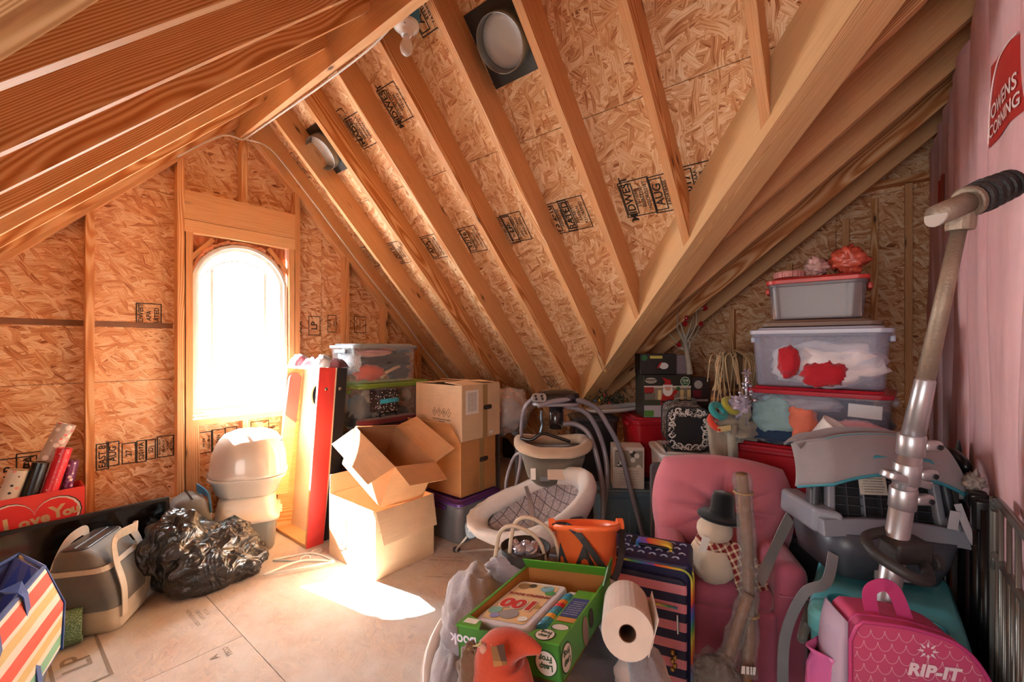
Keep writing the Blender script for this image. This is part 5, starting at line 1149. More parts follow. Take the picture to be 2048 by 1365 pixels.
# poles wrapped in film
o = thing('wrapped_poles', 'wooden poles wrapped in clear film standing before the pink chair', 'poles', tuple(W(1470, 1300, 1.42).xy)+(0,))
inv = WORLDM[o.name].inverted(); wp_ = lambda u, v, F: inv @ W(u, v, F)
WB = plain('pole_wood', '7d5230', .5, bump=.4, bscale=40, var=.35)
def low(u, v, F): p = wp_(u, v, F); return p
p1 = bez([wp_(1483, 948, 1.52), wp_(1489, 1010, 1.52), wp_(1495, 1100, 1.50), wp_(1497, 1195, 1.47), wp_(1497, 1290, 1.42), wp_(1492, 1365, 1.39), wp_(1490, 1480, 1.36), Vector((.04, -.01, .01))], 6)
p2 = bez([wp_(1497, 1190, 1.45), wp_(1475, 1255, 1.42), wp_(1452, 1330, 1.38), wp_(1440, 1400, 1.36), Vector((-.06, -.02, .01))], 6)
G().tube(p1, .019, 10).build('pole', WB, o, smooth=True); G().tube(p2, .018, 10).build('pole', WB, o, smooth=True)
fm = NT('stretch_film'); co = fm.coord(); fm.base(srgb('c3bfbc')); fm.set(Roughness=.08, Alpha=.26); fm.b.inputs['Specular IOR Level'].default_value = .8; fm.bump(fm.noise(co, 45, 4, .7, 1.5).outputs[0], 1.0, .02)
def film(p, r0, sd): return G().tube(p, [r0*(1+.35*nz((i*.45, sd, 0), 1, sd)) for i in range(len(p))], 14)
film(p1[:30], .031, 2).build('film', fm.m, o, smooth=True); film(p2[:18], .03, 5).build('film', fm.m, o, smooth=True)
blob(wp_(1432, 1352, 1.36), (.06, .06, .05), 95, .25, 2.4).build('wrapped_head', plain('fur_brown', '6b6258', .8, bump=.6), o, smooth=True); blob(wp_(1432, 1352, 1.36), (.075, .07, .062), 96, .4, 3).build('film', fm.m, o, smooth=True)
for q in (p1[20], p1[4]): torus(q, .03, .004, n=14, m=6).build('tie', plain('twine', '9c7c58', .9), o)
flat(G(), rect(-.022, -.012, .022, .012), frame_m(wp_(1497, 1342, 1.35), (SA, -CA, -.1), (-CA, -SA, 0))).build('barcode_label', pattern('barcode', 'd8d2cc', [('2a2828', .3, 160)], dims=(1, 1, .02)), o, fix=False)
# ---- rainbow suitcase
NV = plain('case_navy', '171c48', .5)
o = thing('kids_suitcase', 'navy wheeled suitcase with rainbow prints and pink striped front', 'suitcase', M=T(1.625, .645, 0) @ RZ(-1.30))
sw, sd_, sh = .29, .21, .59
G().rbox((0, 0, sh/2+.02), (sw, sd_, sh-.04), .03).build('shell', NV, o, bevel=.015)
st = NT('suitcase_stripes'); sz = st.n('SeparateXYZ', {0: st.coord()}).outputs[2]; st.base(st.ramp(st.math('MULTIPLY', st.math('PINGPONG', sz, .032), 31.2), [(0, 'd98a98'), (.5, '161a3c')], 'CONSTANT')); st.set(Roughness=.6)
G().prism([(x, y+.27) for x, y in rrect(sw-.03, sh-.1, .03)], .022, 0, frame_m((0, -sd_/2+.004, .03), (1, 0, 0), (0, -1, 0))).build('front_pocket', st.m, o, bevel=.006)
rb = NT('rainbow_trim'); sp = rb.n('SeparateXYZ', {0: rb.coord()}).outputs; rv = rb.math('FRACT', rb.math('MULTIPLY', rb.math('ADD', sp[0], sp[2]), 5.0)); rb.base(rb.ramp(rv, [(0, 'd23a3a'), (.2, 'e08a3a'), (.4, 'e0d04a'), (.6, '4aa05a'), (.8, '3a6ac0'), (1, '8a4aa0')])); rb.set(Roughness=.4)
def icons(nm, M, w_, h_, sp):
    g = G(); nx, ny = max(1, int(w_/sp)), max(1, int(h_/sp))
    for i in range(nx):
        for j in range(ny):
            cx = (i+.5-nx/2)*sp+(sp/4 if j % 2 else -sp/4); cy = (j+.5-ny/2)*sp
            for rr_ in (.0065, .0095, .0125):
                g.tube([M @ Vector((cx+rr_*math.cos(a), cy+rr_*math.sin(a), 0)) for a in [math.pi*q/6 for q in range(7)]], .0009, 3)
            for q in (-1, 1): g.lathe([(.0045, 0), (.0, .0005)], 8, c=M @ Vector((cx+q*.0095, cy-.002, 0)), M=M.to_3x3())
    return g.build(nm, plain('icon_pale', 'aeb4cc', .6), o, fix=False)
icons('rainbow_print', T(0, 0, sh+.0012), sw-.05, sd_-.04, .04); icons('rainbow_print', frame_m((sw/2+.0012, .02, sh/2), (0, 1, 0), (1, 0, 0)), sd_-.05, sh-.08, .038)
for yy, ww in ((-sd_/2-.002, 1), (-sd_/2+.035, 1.03)): G().tube([Vector((x*ww, yy, y+.30)) for x, y in rrect(sw, sh-.04, .035)], .004, 6, loop=True).build('rainbow_piping', rb.m, o)
G().tube([(-.10, -sd_/2-.024, .45), (.10, -sd_/2-.024, .45)], .004, 6).build('zipper', rb.m, o)
G().tube(bez([(-.05, 0, sh), (-.04, -.0, sh+.02), (.06, 0, sh+.02), (.07, 0, sh)], 5), .012, flat=(.03, .01), up=(0, 0, 1)).build('handle', rb.m, o)
G().box((.0, .03, sh+.002), (.16, .06, .006)).build('handle_plate', BLACKP, o, bevel=.002)
G().tube([(.10, -sd_/2-.03, .43), (.102, -sd_/2-.034, .37)], .004, 6).build('zip_pull', CHROME, o)
for k in range(5): blob((.085+.008*(k % 2), -sd_/2-.034, .30-.014*k), (.008, .008, .008), k, 0, 2, 8, 6).build('charm', plain('gold_bead', 'c9a860', .25, .9), o, smooth=True)
for sx in (-1, 1): G().lathe([(.0, -.012), (.022, -.012), (.022, .012), (0, .012)], 14).build('wheel', BLACKP, o, M=T(sx*.1, .06, .022) @ R3(0, math.pi/2, 0))
# ---- baby rocker full of things
o = thing('baby_rocker', 'cream oval baby rocker on grey tube legs filled with a lilac blanket', 'baby rocker', M=MFR(1.25, .08))
IV = plain('rocker_cream', 'd3c3ba', .4)
def er(kx, ky, z, n=40): return [Vector((kx*math.cos(2*math.pi*i/n), ky*math.sin(2*math.pi*i/n), z+.05*(math.sin(2*math.pi*i/n))**2*(1 if math.sin(2*math.pi*i/n) > 0 else -.2))) for i in range(n)]
G().loft([er(.16, .26, .16), er(.22, .33, .19), er(.275, .385, .32), er(.30, .41, .45), er(.325, .43, .462), er(.33, .436, .475), er(.32, .425, .487), er(.295, .40, .47), er(.25, .36, .32), er(.18, .28, .2)]).build('shell', IV, o, smooth=True)
for s_ in (-1, 1): G().tube(bez([(s_*.28, .30, .42), (s_*.31, .40 if s_ < 0 else .34, .2), (s_*.29, .46 if s_ < 0 else .36, .03), (s_*.26, .3, .014), (s_*.26, -.2, .014), (s_*.29, -.33, .05), (s_*.27, -.25, .40)], 7), .014, 9).build('tube_leg', plain('rocker_tube', '8d8680', .4), o, smooth=True)
LB = fabric('lilac_plush', '8f858c', .98, fold=.08, ws=220, weave=.7, sheen=.8, fscale=7)
o = thing('plush_blanket', 'lilac grey plush blanket bunched in the cream baby rocker', 'blanket', M=MFR(1.25, .08))
def bl(s_, t2):
    a = 2*math.pi*s_; k = t2; x = .30*k*math.cos(a); y = .41*k*math.sin(a); z = .47+.05*nz((x*5, y*5, 0), 1, 2)+.03*nz((x*12, y*12, 3), 1, 4)+.05*max(0, math.sin(a))**2*k**3
    if k > .92: z -= (k-.92)*.6
    return Vector((x, y, z-.02))
G().grid(bl, 60, 26, closeu=True).build('spread', LB, o, smooth=True)
for c, s_, sd in (((-.23, .16, .52), (.07, .22, .06), 1), ((-.25, -.05, .47), (.05, .2, .05), 2), ((-.05, .36, .545), (.13, .07, .05), 3), ((.24, .1, .52), (.06, .18, .06), 4), ((.08, -.30, .47), (.2, .12, .06), 5), ((.27, -.1, .50), (.05, .16, .05), 6)):
    blob(c, s_, 100+sd, .25, 2.2).build('fold', LB, o, smooth=True)
# toy carton with book
A0 = Vector((.806, .847, .612)); B0 = Vector((.863, .5625, .65)); C0 = Vector((1.22, .93, .585))
ex = (B0-A0).normalized(); ez = (B0-A0).cross(C0-A0).normalized(); bwid = .292; blen = .422; bdep = .085
MT = frame_m(A0-ez*bdep, ex, ez)
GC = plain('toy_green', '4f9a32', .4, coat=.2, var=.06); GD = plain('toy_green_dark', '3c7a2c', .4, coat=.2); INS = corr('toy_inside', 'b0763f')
o = thing('toy_carton', 'open green toy carton with round white logos tilted on the blanket', 'toy box', M=MT)
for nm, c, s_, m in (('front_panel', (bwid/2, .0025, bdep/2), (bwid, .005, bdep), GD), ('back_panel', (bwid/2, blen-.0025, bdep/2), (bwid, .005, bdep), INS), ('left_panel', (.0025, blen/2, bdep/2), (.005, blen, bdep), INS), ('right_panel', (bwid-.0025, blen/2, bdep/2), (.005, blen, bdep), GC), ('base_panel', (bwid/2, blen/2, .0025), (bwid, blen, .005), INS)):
    G().box(c, s_).build(nm, m, o)
G().box((.0, blen/2, bdep), (.008, blen, .006)).build('rim_edge', GC, o)
g = G(); panel(g, (0, blen-.002, bdep), (bwid, blen-.002, bdep), (bwid-.0, blen-.03, bdep+.035), (.0, blen-.03, bdep+.035), .004); g.build('back_flap', GC, o)
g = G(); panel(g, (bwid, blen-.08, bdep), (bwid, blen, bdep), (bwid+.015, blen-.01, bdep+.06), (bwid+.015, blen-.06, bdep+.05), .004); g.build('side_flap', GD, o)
g = G(); g.prism([(.0, .0), (.07, .0), (.055, .035), (.0, .055)], .004, bdep); g.build('corner_flap', GC, o)
g = G(); g.prism([(bwid-.10, .0), (bwid, .0), (bwid, .075), (bwid-.012, .06), (bwid-.08, .045)], .004, bdep); g.build('corner_flap', GC, o)
def roundlogo(M, r, tx=1):
    flat(G(), disc2(r, 28), M).build('logo_ring', plain('logo_green', '214a2a', .5), o, fix=False); flat(G(), disc2(r*.9, 28), M @ T(0, 0, .0006)).build('logo_disc', plain('logo_cream', 'e4dcd4', .5), o, fix=False)
    g = G(); text(g, 'Leap', r*.62, M @ T(0, r*.27, .0012), bold=r*.02); text(g, 'Frog', r*.62, M @ T(0, -r*.35, .0012), bold=r*.02); g.build('logo_lettering', plain('logo_green', '214a2a', .5), o, fix=False)
fr_ = lambda x, z: frame_m((x, -.0008, z), (-1, 0, 0), (0, -1, 0))
roundlogo(fr_(bwid-.038, bdep*.48), .030); roundlogo(frame_m((bwid+.0008, .035, bdep*.5), (0, -1, 0), (1, 0, 0)), .033); roundlogo(T(bwid-.048, .027, bdep+.0048) @ RZ(math.pi), .026)
g = G(); text(g, 'Animals Book', .038, fr_(.085, bdep*.62) @ T(0, 0, .0004), bold=.001); g.build('lettering', plain('ink_lilac', 'e0d4e4', .5), o, fix=False)
g = G(); text(g, '100', .032, frame_m((.155, blen-.017, bdep+.0245), (-1, 0, 0), (0, .62, .78)) @ T(0, 0, .001), bold=.002); g.build('lettering', plain('ink_red', 'b3231f', .5), o, fix=False)
decal('panel_print', rect(-.02, -.012, .02, .012), 'dcd6cc', 1, T(.03, .025, bdep+.0045)); decal('animal_print', disc2(.022, 20, (0, 0), 1.6), '9a7c74', 1, frame_m((bwid+.0008, .17, bdep*.45), (0, 1, 0), (1, 0, 0))); decal('animal_print', disc2(.018, 20, (.05, .01), 1.4), '3a3230', 1, frame_m((bwid+.0008, .17, bdep*.45), (0, 1, 0), (1, 0, 0)))
G().box((bwid-.038, .19, .04), (.062, .25, .07)).build('card_insert', GC, o, bevel=.002)
decal('insert_print', rect(-.026, -.05, .026, .06), '27407c', 1, T(bwid-.037, .20, .0756)); decal('insert_print', rect(-.026, -.075, .026, -.052), 'c98a4f', 1, T(bwid-.037, .20, .0756)); decal('insert_print', disc2(.026, 24, (0, 0), .7), '2f6b3c', 1, T(bwid-.037, .095, .0756)); decal('insert_print', disc2(.022, 24, (0, 0), .62), 'e4dcd4', 2, T(bwid-.037, .095, .0756))
g = G(); rs_ = random.Random(6)
for k in range(7): text(g, ''.join(rs_.choice('aceinorst ') for _ in range(13)), .008, T(bwid-.037, .165+.012*k, .0768) @ RZ(math.pi))
g.build('insert_lettering', WHITEP, o, fix=False)
o = thing('talking_book', 'white edged toy book with a large red 100 lying in the green carton', 'toy', M=MT @ T(.096, .20, .012) @ R3(-.03, 0, 0))
G().rbox((0, 0, .03), (.165, .29, .06), .02).build('case', plain('book_white', 'dcd8e0', .35), o, bevel=.006)
G().rbox((.0, 0, .022), (.17, .30, .02), .02).build('page_edge', plain('page_cream', 'c9bb98', .6), o, bevel=.004)
MK = T(-.004, 0, .0608)
decal('cover_print', rrect(.135, .255, .012), 'd9b88a', 0, MK)
g = G(); text(g, '100', .075, MK @ T(0, -.02, .0022) @ RZ(math.pi), bold=.004); g.build('title', plain('ink_c22c22', 'c22c22', .5), o, fix=False)
g = G(); text(g, '100', .075, MK @ T(0, -.02, .0016) @ RZ(math.pi), bold=.007); g.build('title_border', plain('ink_eee8e0', 'eee8e0', .5), o, fix=False)
g = G(); text(g, 'ANIMALS BOOK', .019, MK @ T(0, .042, .0016) @ RZ(math.pi), bold=.001); g.build('subtitle', plain('ink_8a2a30', '8a2a30', .5), o, fix=False)
for x, y, r_, c_ in ((-.045, .10, .02, '8a6a44'), (-.02, .11, .013, '3a2f28'), (.035, .10, .022, '7fb0bc'), (.055, .075, .016, '4f9a5a'), (.0, -.085, .028, '8d8a8c'), (-.05, -.075, .02, '7fb0a0'), (-.035, -.105, .014, '8f86b8'), (.05, -.10, .014, 'e4e8e4'), (.02, .115, .012, 'e0d0b0'), (.055, -.02, .012, 'b08a50')): decal('animal_print', disc2(r_, 20, (x, y)), c_, 2, MK, par=o)
sp_ = G().box((.105, 0, .03), (.04, .26, .035)).build('button_spine', GC, o, bevel=.012)
for k, c_ in enumerate(('2f86a8', '3a9ab0', 'e0a040', '3a9ab0', '2f86a8', 'c8243a', 'e07a30', '3a9ab0', '2f86a8')): G().lathe([(.0, -.011), (.018, -.011), (.02, -.006), (.02, .006), (.018, .011), (0, .011)], 14).build('key', plain('key_'+c_, c_, .35), o, M=T(.105, -.092+.0225*k, .042) @ R3(math.pi/2, 0, 0), smooth=False)
for y in (-.125, .125): G().box((.105, y, .032), (.038, .03, .036)).build('spine_cap', plain('book_white', 'dcd8e0', .35), o, bevel=.008)
# paper towel roll
a_ = W(1255, 1268, 1.08); b_ = W(1252, 1206, 1.30); Lr = (b_-a_).length
o = thing('paper_towel_roll', 'white paper towel roll with dark hollow core beside the green carton', 'paper towel', M=frame_m(a_, Vector((0, 0, 1)).cross(b_-a_), b_-a_))
PT = fabric('towel_paper', 'd3bfb2', .95, ws=140); G().lathe([(.021, 0), (.062, 0), (.064, .01), (.064, Lr-.01), (.062, Lr), (.021, Lr), (.021, 0)], 30, caps=False).build('paper', PT, o, smooth=False, bevel=0)
G().lathe([(.0205, .001), (.0205, Lr-.001), (.019, Lr-.001), (.019, .001), (.0205, .001)], 20, caps=False).build('core', plain('core_brown', '6b4630', .8), o)
G().lathe([(0, .04), (.0188, .04), (.0188, .045), (0, .045)], 16).build('core_shadow_disc', plain('core_brown', '6b4630', .8), o) if 0 else None
g = G(); panel(g, (-.05, -.045, 0), (-.075, .04, 0), (-.075, .04, Lr), (-.05, -.045, Lr), .002); g.build('loose_sheet', PT, o)
# pumpkin pail
OR_ = plain('pail_orange', 'f0703a', .35)
o = thing('pumpkin_pail', 'orange halloween pail with black triangle eyes and a black handle', 'pail', M=MFR(1.56, .27, .49) @ R3(-.28, 0, 0) @ Matrix.Scale(1.06, 4))
G().lathe([(0, 0), (.085, 0), (.09, .01), (.108, .185), (.118, .188), (.122, .20), (.118, .208), (.108, .206), (.10, .195), (.08, .012), (0, .012)], 32).build('bucket', OR_, o, smooth=True)
def onpail(a, z): r_ = .0895+(z/.185)*.0185+.0015; return Vector((r_*math.sin(a), -r_*math.cos(a), z))
BK = plain('eye_black', '1d1512', .6)
for a0, sz_ in ((-.22, .032), (-1.1, .03)):
    out = [(-1, -1), (0, 1.1), (1, -1), (.45, -1), (.3, -.45), (0, -.3), (-.3, -.45), (-.45, -1)]
    G().add([onpail(a0+x*sz_/.1, .118+y*sz_) for x, y in out], [(0, 1, 5, 6, 7), (1, 2, 3, 4, 5)]).build('eye', BK, o, fix=False)
G().add([onpail(-.66-.14, .05), onpail(-.66+.14, .05), onpail(-.66, .082)], [(0, 1, 2)]).build('nose', BK, o, fix=False)
G().tube(bez([(-.12, -.02, .195), (-.06, -.10, .2), (.03, -.118, .09), (.06, -.12, .05), (.10, -.085, .12), (.12, -.02, .195)], 6), .008, flat=(.02, .005), up=(0, 1, 0)).build('handle', BLACKP, o)
for s_ in (-1, 1): G().lathe([(.022, -.01), (.022, .01)], 14).build('handle_lug', OR_, o, M=T(s_*.118, -.01, .20) @ R3(0, math.pi/2, 0))
# wire loops and dark basket behind the pail
o = thing('wire_basket', 'dark basket with cream looped handles beside the orange pail', 'basket', M=MFR(1.63, .05, .51))
G().lathe([(0, 0), (.07, 0), (.09, .10), (.094, .10), (.075, .005), (0, .005)], 20).build('basket_body', plain('basket_dark', '2a211c', .7), o, smooth=True)
for k, (dx, h_) in enumerate(((-.03, .20), (.02, .23))): G().tube(bez([(-.08+dx, -.04, .08), (-.06+dx, -.06, h_*.9), (0+dx, -.07, h_), (.08+dx, -.06, h_*.7), (.11+dx, -.05, .02)], 7), .007, 8).build('loop_handle', plain('loop_cream', 'c9b49c', .5), o, smooth=True)
for k in range(5): blob((-.04+.02*k, -.03*(k % 2), .1), (.025, .025, .02), k+7, .4, 3, 10, 8).build('tinsel', SV, o)
# gnome with orange hat
o = thing('scarecrow_gnome', 'stuffed gnome with bent orange felt hat and brown fur beside the green carton', 'soft toy', tuple(W(1000, 1395, .97)))
inv = WORLDM[o.name].inverted(); wg_ = lambda u, v, F: inv @ W(u, v, F)
OH = fabric('hat_orange', 'b8452c', .95, ws=240, weave=.7)
pth = bez([wg_(1012, 1420, .97), wg_(1003, 1345, .97), wg_(1000, 1310, .97), wg_(1018, 1292, .965), wg_(1050, 1291, .955), wg_(1082, 1303, .945)], 5); G().tube(pth, [.075-.0022*i if i < 10 else max(.008, .053-.0031*(i-10)) for i in range(len(pth))], 16).build('hat', OH, o, smooth=True)
FU = fabric('fur_brown2', '6b4c38', 1.0, fold=.1, ws=90, weave=1.0); blob(wg_(948, 1345, .99), (.032, .04, .065), 121, .3, 3).build('fur', FU, o, smooth=True)
blob(wg_(1005, 1430, .99), (.075, .07, .05), 122, .1, 2).build('body', FU, o, smooth=True)
flat(G(), rect(-.014, -.018, .014, .018), frame_m(wg_(998, 1312, .905), (SA, -CA, .2), (-CA, -SA, .3))).build('plaid_patch', pl.m, o, fix=False, solid=.003)
blob(wg_(968, 1298, .95), (.010, .010, .010), 3, .2, 2, 10, 8).build('pompom', plain('pom_pink', 'c08a78', .9), o, smooth=True)
rs_ = random.Random(9); g = G()
for k in range(9): a = wg_(940+6*k, 1295-2*(k % 3), .96); g.tube([a, a+Vector((rs_.uniform(-.02, .0), rs_.uniform(-.02, .02), rs_.uniform(.0, .02)))], .0012, 4)
g.build('straw', plain('straw', 'b9b078', .8), o)
# red and white plush tucked in the rocker
o = thing('plush_toy', 'small red and white plush toy tucked at the edge of the cream rocker', 'soft toy', tuple(W(1268, 1350, 1.17)))
blob((0, 0, 0), (.06, .05, .05), 131, .15, 2).build('body', fabric('plush_white', 'd9bdb4', .95), o, smooth=True); blob((.03, -.02, .05), (.022, .022, .022), 132, .1, 2).build('nose', fabric('plush_red', 'b0182a', .9), o, smooth=True); blob((-.02, -.05, -.01), (.035, .02, .02), 133, .2, 2).build('scarf', fabric('plush_red', 'b0182a', .9), o, smooth=True)
# ================================================================== RIGHT FOREGROUND: cooler, car seat, trimmer, bag, gate
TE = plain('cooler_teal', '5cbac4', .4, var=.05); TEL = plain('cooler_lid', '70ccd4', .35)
o = thing('cooler', 'turquoise hard cooler with moulded lid under the child car seat', 'cooler', (1.925, -.03, 0))
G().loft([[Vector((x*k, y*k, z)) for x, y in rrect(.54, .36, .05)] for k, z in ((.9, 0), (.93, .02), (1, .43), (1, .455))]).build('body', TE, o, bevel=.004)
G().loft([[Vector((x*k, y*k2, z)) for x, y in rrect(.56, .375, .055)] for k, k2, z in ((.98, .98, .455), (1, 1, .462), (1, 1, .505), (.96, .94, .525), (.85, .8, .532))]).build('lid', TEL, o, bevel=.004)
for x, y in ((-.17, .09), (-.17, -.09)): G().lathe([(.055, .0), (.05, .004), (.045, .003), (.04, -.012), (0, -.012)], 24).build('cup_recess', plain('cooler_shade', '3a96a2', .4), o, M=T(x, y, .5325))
G().box((-.28, 0, .44), (.03, .2, .05)).build('latch', plain('cooler_grey', '8d9496', .5), o, bevel=.008)
G().tube(bez([(-.2, .19, .44), (-.22, .205, .40), (.1, .205, .40), (.14, .19, .44)], 6), .012, 8).build('carry_handle', plain('cooler_grey', '8d9496', .5), o, smooth=True)
G().box((-.02, .178, .25), (.3, .01, .3)).build('side_panel', TEL, o, bevel=.004)
# ---- car seat seen from behind
cg = plain('seat_shell', '4c4c54', .4); cgl = plain('seat_frame', '8a8a94', .4); cb = plain('seat_black', '3c3c42', .45)
CF = fabric('seat_cover', '8d8588', .8, fold=.02); TQ = plain('seat_teal', '3a8796', .6)
o = thing('child_car_seat', 'upturned grey child car seat with teal piping on the turquoise cooler', 'car seat', M=T(*FR(1.60, 1.285, .548)) @ RZ(CR-.12) @ R3(0, .055, 0))
def rr2(w_, d_, z, r, oy=0, ox=0): return [Vector((x+ox, y+oy, z)) for x, y in rrect(w_, d_, r, 6)]
G().loft([rr2(.30, .26, 0, .05, .02), rr2(.35, .30, .015, .07, .01), rr2(.39, .33, .09, .08), rr2(.41, .35, .17, .08), rr2(.385, .325, .17, .07), rr2(.33, .27, .06, .06, .02)]).build('base_shell', cg, o, smooth=True)
G().box((-.015, -.158, .045), (.11, .01, .03)).build('release_bar', plain('seat_silver', 'b9b6b8', .35), o, bevel=.004)
# belt path arms
for s_ in (-1, 1):
    G().loft([[Vector((s_*x, y, z)) for x, y, z in ((.17, -.16, z0), (.245, -.12, z0), (.255, .1, z0), (.18, .12, z0))] for z0 in (.15, .175, .22, .235)]).build('side_arm', cgl, o, bevel=.02, seg=3)
G().loft([[Vector((x, -.17+.02*math.cos(x*8), z0)), Vector((x, -.13+.02*math.cos(x*8), z0+.0)), Vector((x, -.12+.02*math.cos(x*8), z0+.05)), Vector((x, -.155+.02*math.cos(x*8), z0+.055))] for x, z0 in [(-.24+.04*i, .155+.012*math.cos((-.24+.04*i)*6)) for i in range(13)]]).build('cross_brace', cgl, o, smooth=True, bevel=.006)
# back lattice
lean = T(0, -.085, .20) @ R3(-.22, 0, 0)
G().box((0, .03, .12), (.38, .012, .26)).build('back_panel', plain('lattice_dark', '1d1d20', .55), o, M=lean, bevel=.003)
for k in range(8): G().box((0, .018, .012+.03*k), (.37, .014, .004)).build('lattice_rib', cb, o, M=lean)
for k in range(7): G().box((-.165+.055*k, .016, .12), (.005, .018, .25)).build('lattice_rib', cgl if k in (2, 4) else cb, o, M=lean)
for s_ in (-1, 1):
    G().box((s_*.175, .0, .11), (.028, .03, .24)).build('side_post', cgl, o, M=lean @ R3(0, -s_*.06, 0), bevel=.008)
    G().box((s_*.222, .02, .12), (.03, .05, .25)).build('side_wing', cb, o, M=lean @ R3(0, -s_*.10, 0), bevel=.012)
flat(G(), rect(-.045, -.05, .045, .05), lean @ frame_m((-.03, -.004, .135), (1, 0, .05), (0, -1, 0))).build('label', plain('label_cream', 'cdbfae', .7), o, fix=False)
g = G(); ML_ = lean @ frame_m((-.03, -.0048, .135), (1, 0, .05), (0, -1, 0)); text(g, 'GRADE II', .014, ML_ @ T(0, .03, 0), bold=.0006); rs_ = random.Random(12)
for k in range(7): text(g, ''.join(rs_.choice('aceimnorst ') for _ in range(19)), .0085, ML_ @ T(0, .014-.009*k, 0))
g.build('label_lettering', INK, o, fix=False)
# cover over the top
def hood(s_, t2):
    a = (s_*2-1); x = .27*a*(1-.06*t2); e = abs(a)**5
    y = -.125-.02*(1-a*a)+.26*max(0, abs(a)-.75)*1.2+.13*t2*t2*.6
    z = .335+.13*t2-.05*a*a*(1-t2)*.7+.045*(1-a*a)*t2-.03*e*t2+(.06*(1-a*a))*(1-t2)-.015
    return Vector((x, y, z))
G().grid(hood, 40, 12).build('fabric_cover', CF, o, smooth=True, solid=.02)
G().grid(lambda s_, t2: (lambda p: Vector((p.x*(1-.16*t2), min(p.y, -.02)+.20*t2, p.z+.012*math.sin(math.pi*t2)-.03*t2*t2)))(hood(s_, 1.0)), 40, 8).build('cover_top', fabric('seat_cover_dark', '6f5e60', .85, fold=.08), o, smooth=True, solid=.01)
for t2 in (0.0, 1.0): G().tube([hood(i/40, t2)+Vector((0, -.008, 0)) for i in range(41)], .006, 7).build('piping', TQ, o, smooth=True)
slot = [Vector((x+.01, hood((x+.01)/.54+.5, .55).y-.014, .405+y+.012*(1-(x/.12)**2))) for x, y in rrect(.19, .036, .017, 5)]
G().tube(slot, .006, 6, loop=True).build('slot_piping', TQ, o, smooth=True); c_ = sum(slot, Vector())/len(slot); G().add([p+Vector((0, .002, 0)) for p in slot]+[c_], [(i, (i+1) % len(slot), len(slot)) for i in range(len(slot))]).build('slot', plain('seat_slot', 'a89a98', .6), o)
ST = fabric('webbing_grey', '8a8486', .85, ws=300)
G().tube(bez([(-.20, -.16, .10), (-.24, -.2, .02), (-.30, -.19, -.03), (-.335, -.16, -.2), (-.34, -.18, -.40)], 6), .01, flat=(.035, .003), up=(0, 1, 0)).build('strap', ST, o)
G().tube(bez([(.17, -.15, .30), (.19, -.17, .22), (.22, -.17, .17), (.24, -.17, .15)], 6), .01, flat=(.022, .002), up=(0, 1, 0)).build('care_tag', plain('tag_white', 'cbbfc4', .7), o)
G().box((.15, -.165, .25), (.03, .002, .06), Matrix.Rotation(.1, 3, 'Y')).build('care_tag', plain('tag_white', 'cbbfc4', .7), o)
tag(G().tube(bez([W(1580, 1035, 1.80), W(1560, 1075, 1.74), W(1535, 1130, 1.64), W(1518, 1165, 1.60)], 6), .01, flat=(.05, .004), up=(CA, SA, 0)).build('loose_strap', fabric('webbing_pale', '9c9490', .9)), 'loose grey webbing strap lying over the arm of the pink chair', 'strap')
# ---- pole tool leaning on the pink wall
AL = plain('pole_alloy', 'b9b7ba', .36, .8); RU = plain('pole_rusty', '9a8876', .5, .5, bump=.5, bscale=120, var=.3)
o = thing('pole_trimmer', 'long silver pole trimmer with ribbed rubber head leaning on the pink wall', 'garden tool', tuple(W(1768, 1240, 1.225).xy)+(0,))
inv = WORLDM[o.name].inverted(); wt = lambda u, v, F: inv @ W(u, v, F)
pb = wt(1768, 1240, 1.225); pm = wt(1822, 890, 1.20); pt = wt(1921, 445, 1.13); p00 = pb+(pb-pm)*1.36; p00.z = max(p00.z, .01)
G().tube([p00, pb, pm+(pt-pm)*.02], .0275, 16).build('lower_shaft', AL, o, smooth=True)
G().tube([pm, pm.lerp(pt, .3), pm.lerp(pt, .31)], [.0265, .0225, .020], 16).build('middle_shaft', AL, o, smooth=True)
G().tube([pm.lerp(pt, .30), pt], [.0205, .016], 14).build('upper_shaft', RU, o, smooth=True)
axis = (pt-pb).normalized(); side = Vector((SA, -CA, 0))
for f, r_, lug in ((.0, .034, 1), (-.16, .034, 1), (-.30, .034, 1)):
    c = pm+(pm-pb)*f*1.0; Mx = frame_m(c, side, axis)
    G().lathe([(.0285, -.03), (.031, -.027), (.031, .027), (.0285, .03)], 24, M=Mx.to_3x3(), c=Mx.translation).build('clamp', AL, o, smooth=True)
    G().box((.045, -.01, .0), (.05, .03, .03)).build('clamp_lug', AL, o, M=Mx, bevel=.01)
    G().lathe([(.0, 0), (.007, 0), (.007, .003)], 10).build('clamp_bolt', BLACKP, o, M=Mx @ T(.055, -.026, 0) @ R3(math.pi/2, 0, 0))
Mx = frame_m(pm+(pm-pb)*-.19, side, axis); G().prism(rrect(.13, .05, .022), .022, -.011, Mx @ R3(0, .25, 0)).build('bracket', AL, o, bevel=.005)
RB = plain('grip_rubber', '2e2a29', .55, bump=.3, bscale=80); hd = wt(1790, 1095, 1.21); Mh_ = frame_m(hd, side, axis)
G().box((.02, -.01, 0), (.10, .07, .06)).build('handle_mount', RB, o, M=Mh_, bevel=.012)
G().tube(bez([(.05, -.03, -.02), (.0, -.10, -.03), (-.07, -.12, -.005), (-.11, -.06, .02), (-.08, .0, .03), (.0, .03, .03)], 7), .014, 10).build('d_handle', RB, o, smooth=True, M=Mh_)
G().lathe([(.018, 0), (.02, .004), (.02, .02), (.014, .024)], 12).build('handle_end', RB, o, M=Mh_ @ T(.07, -.035, -.025) @ R3(0, math.pi/2, 0))
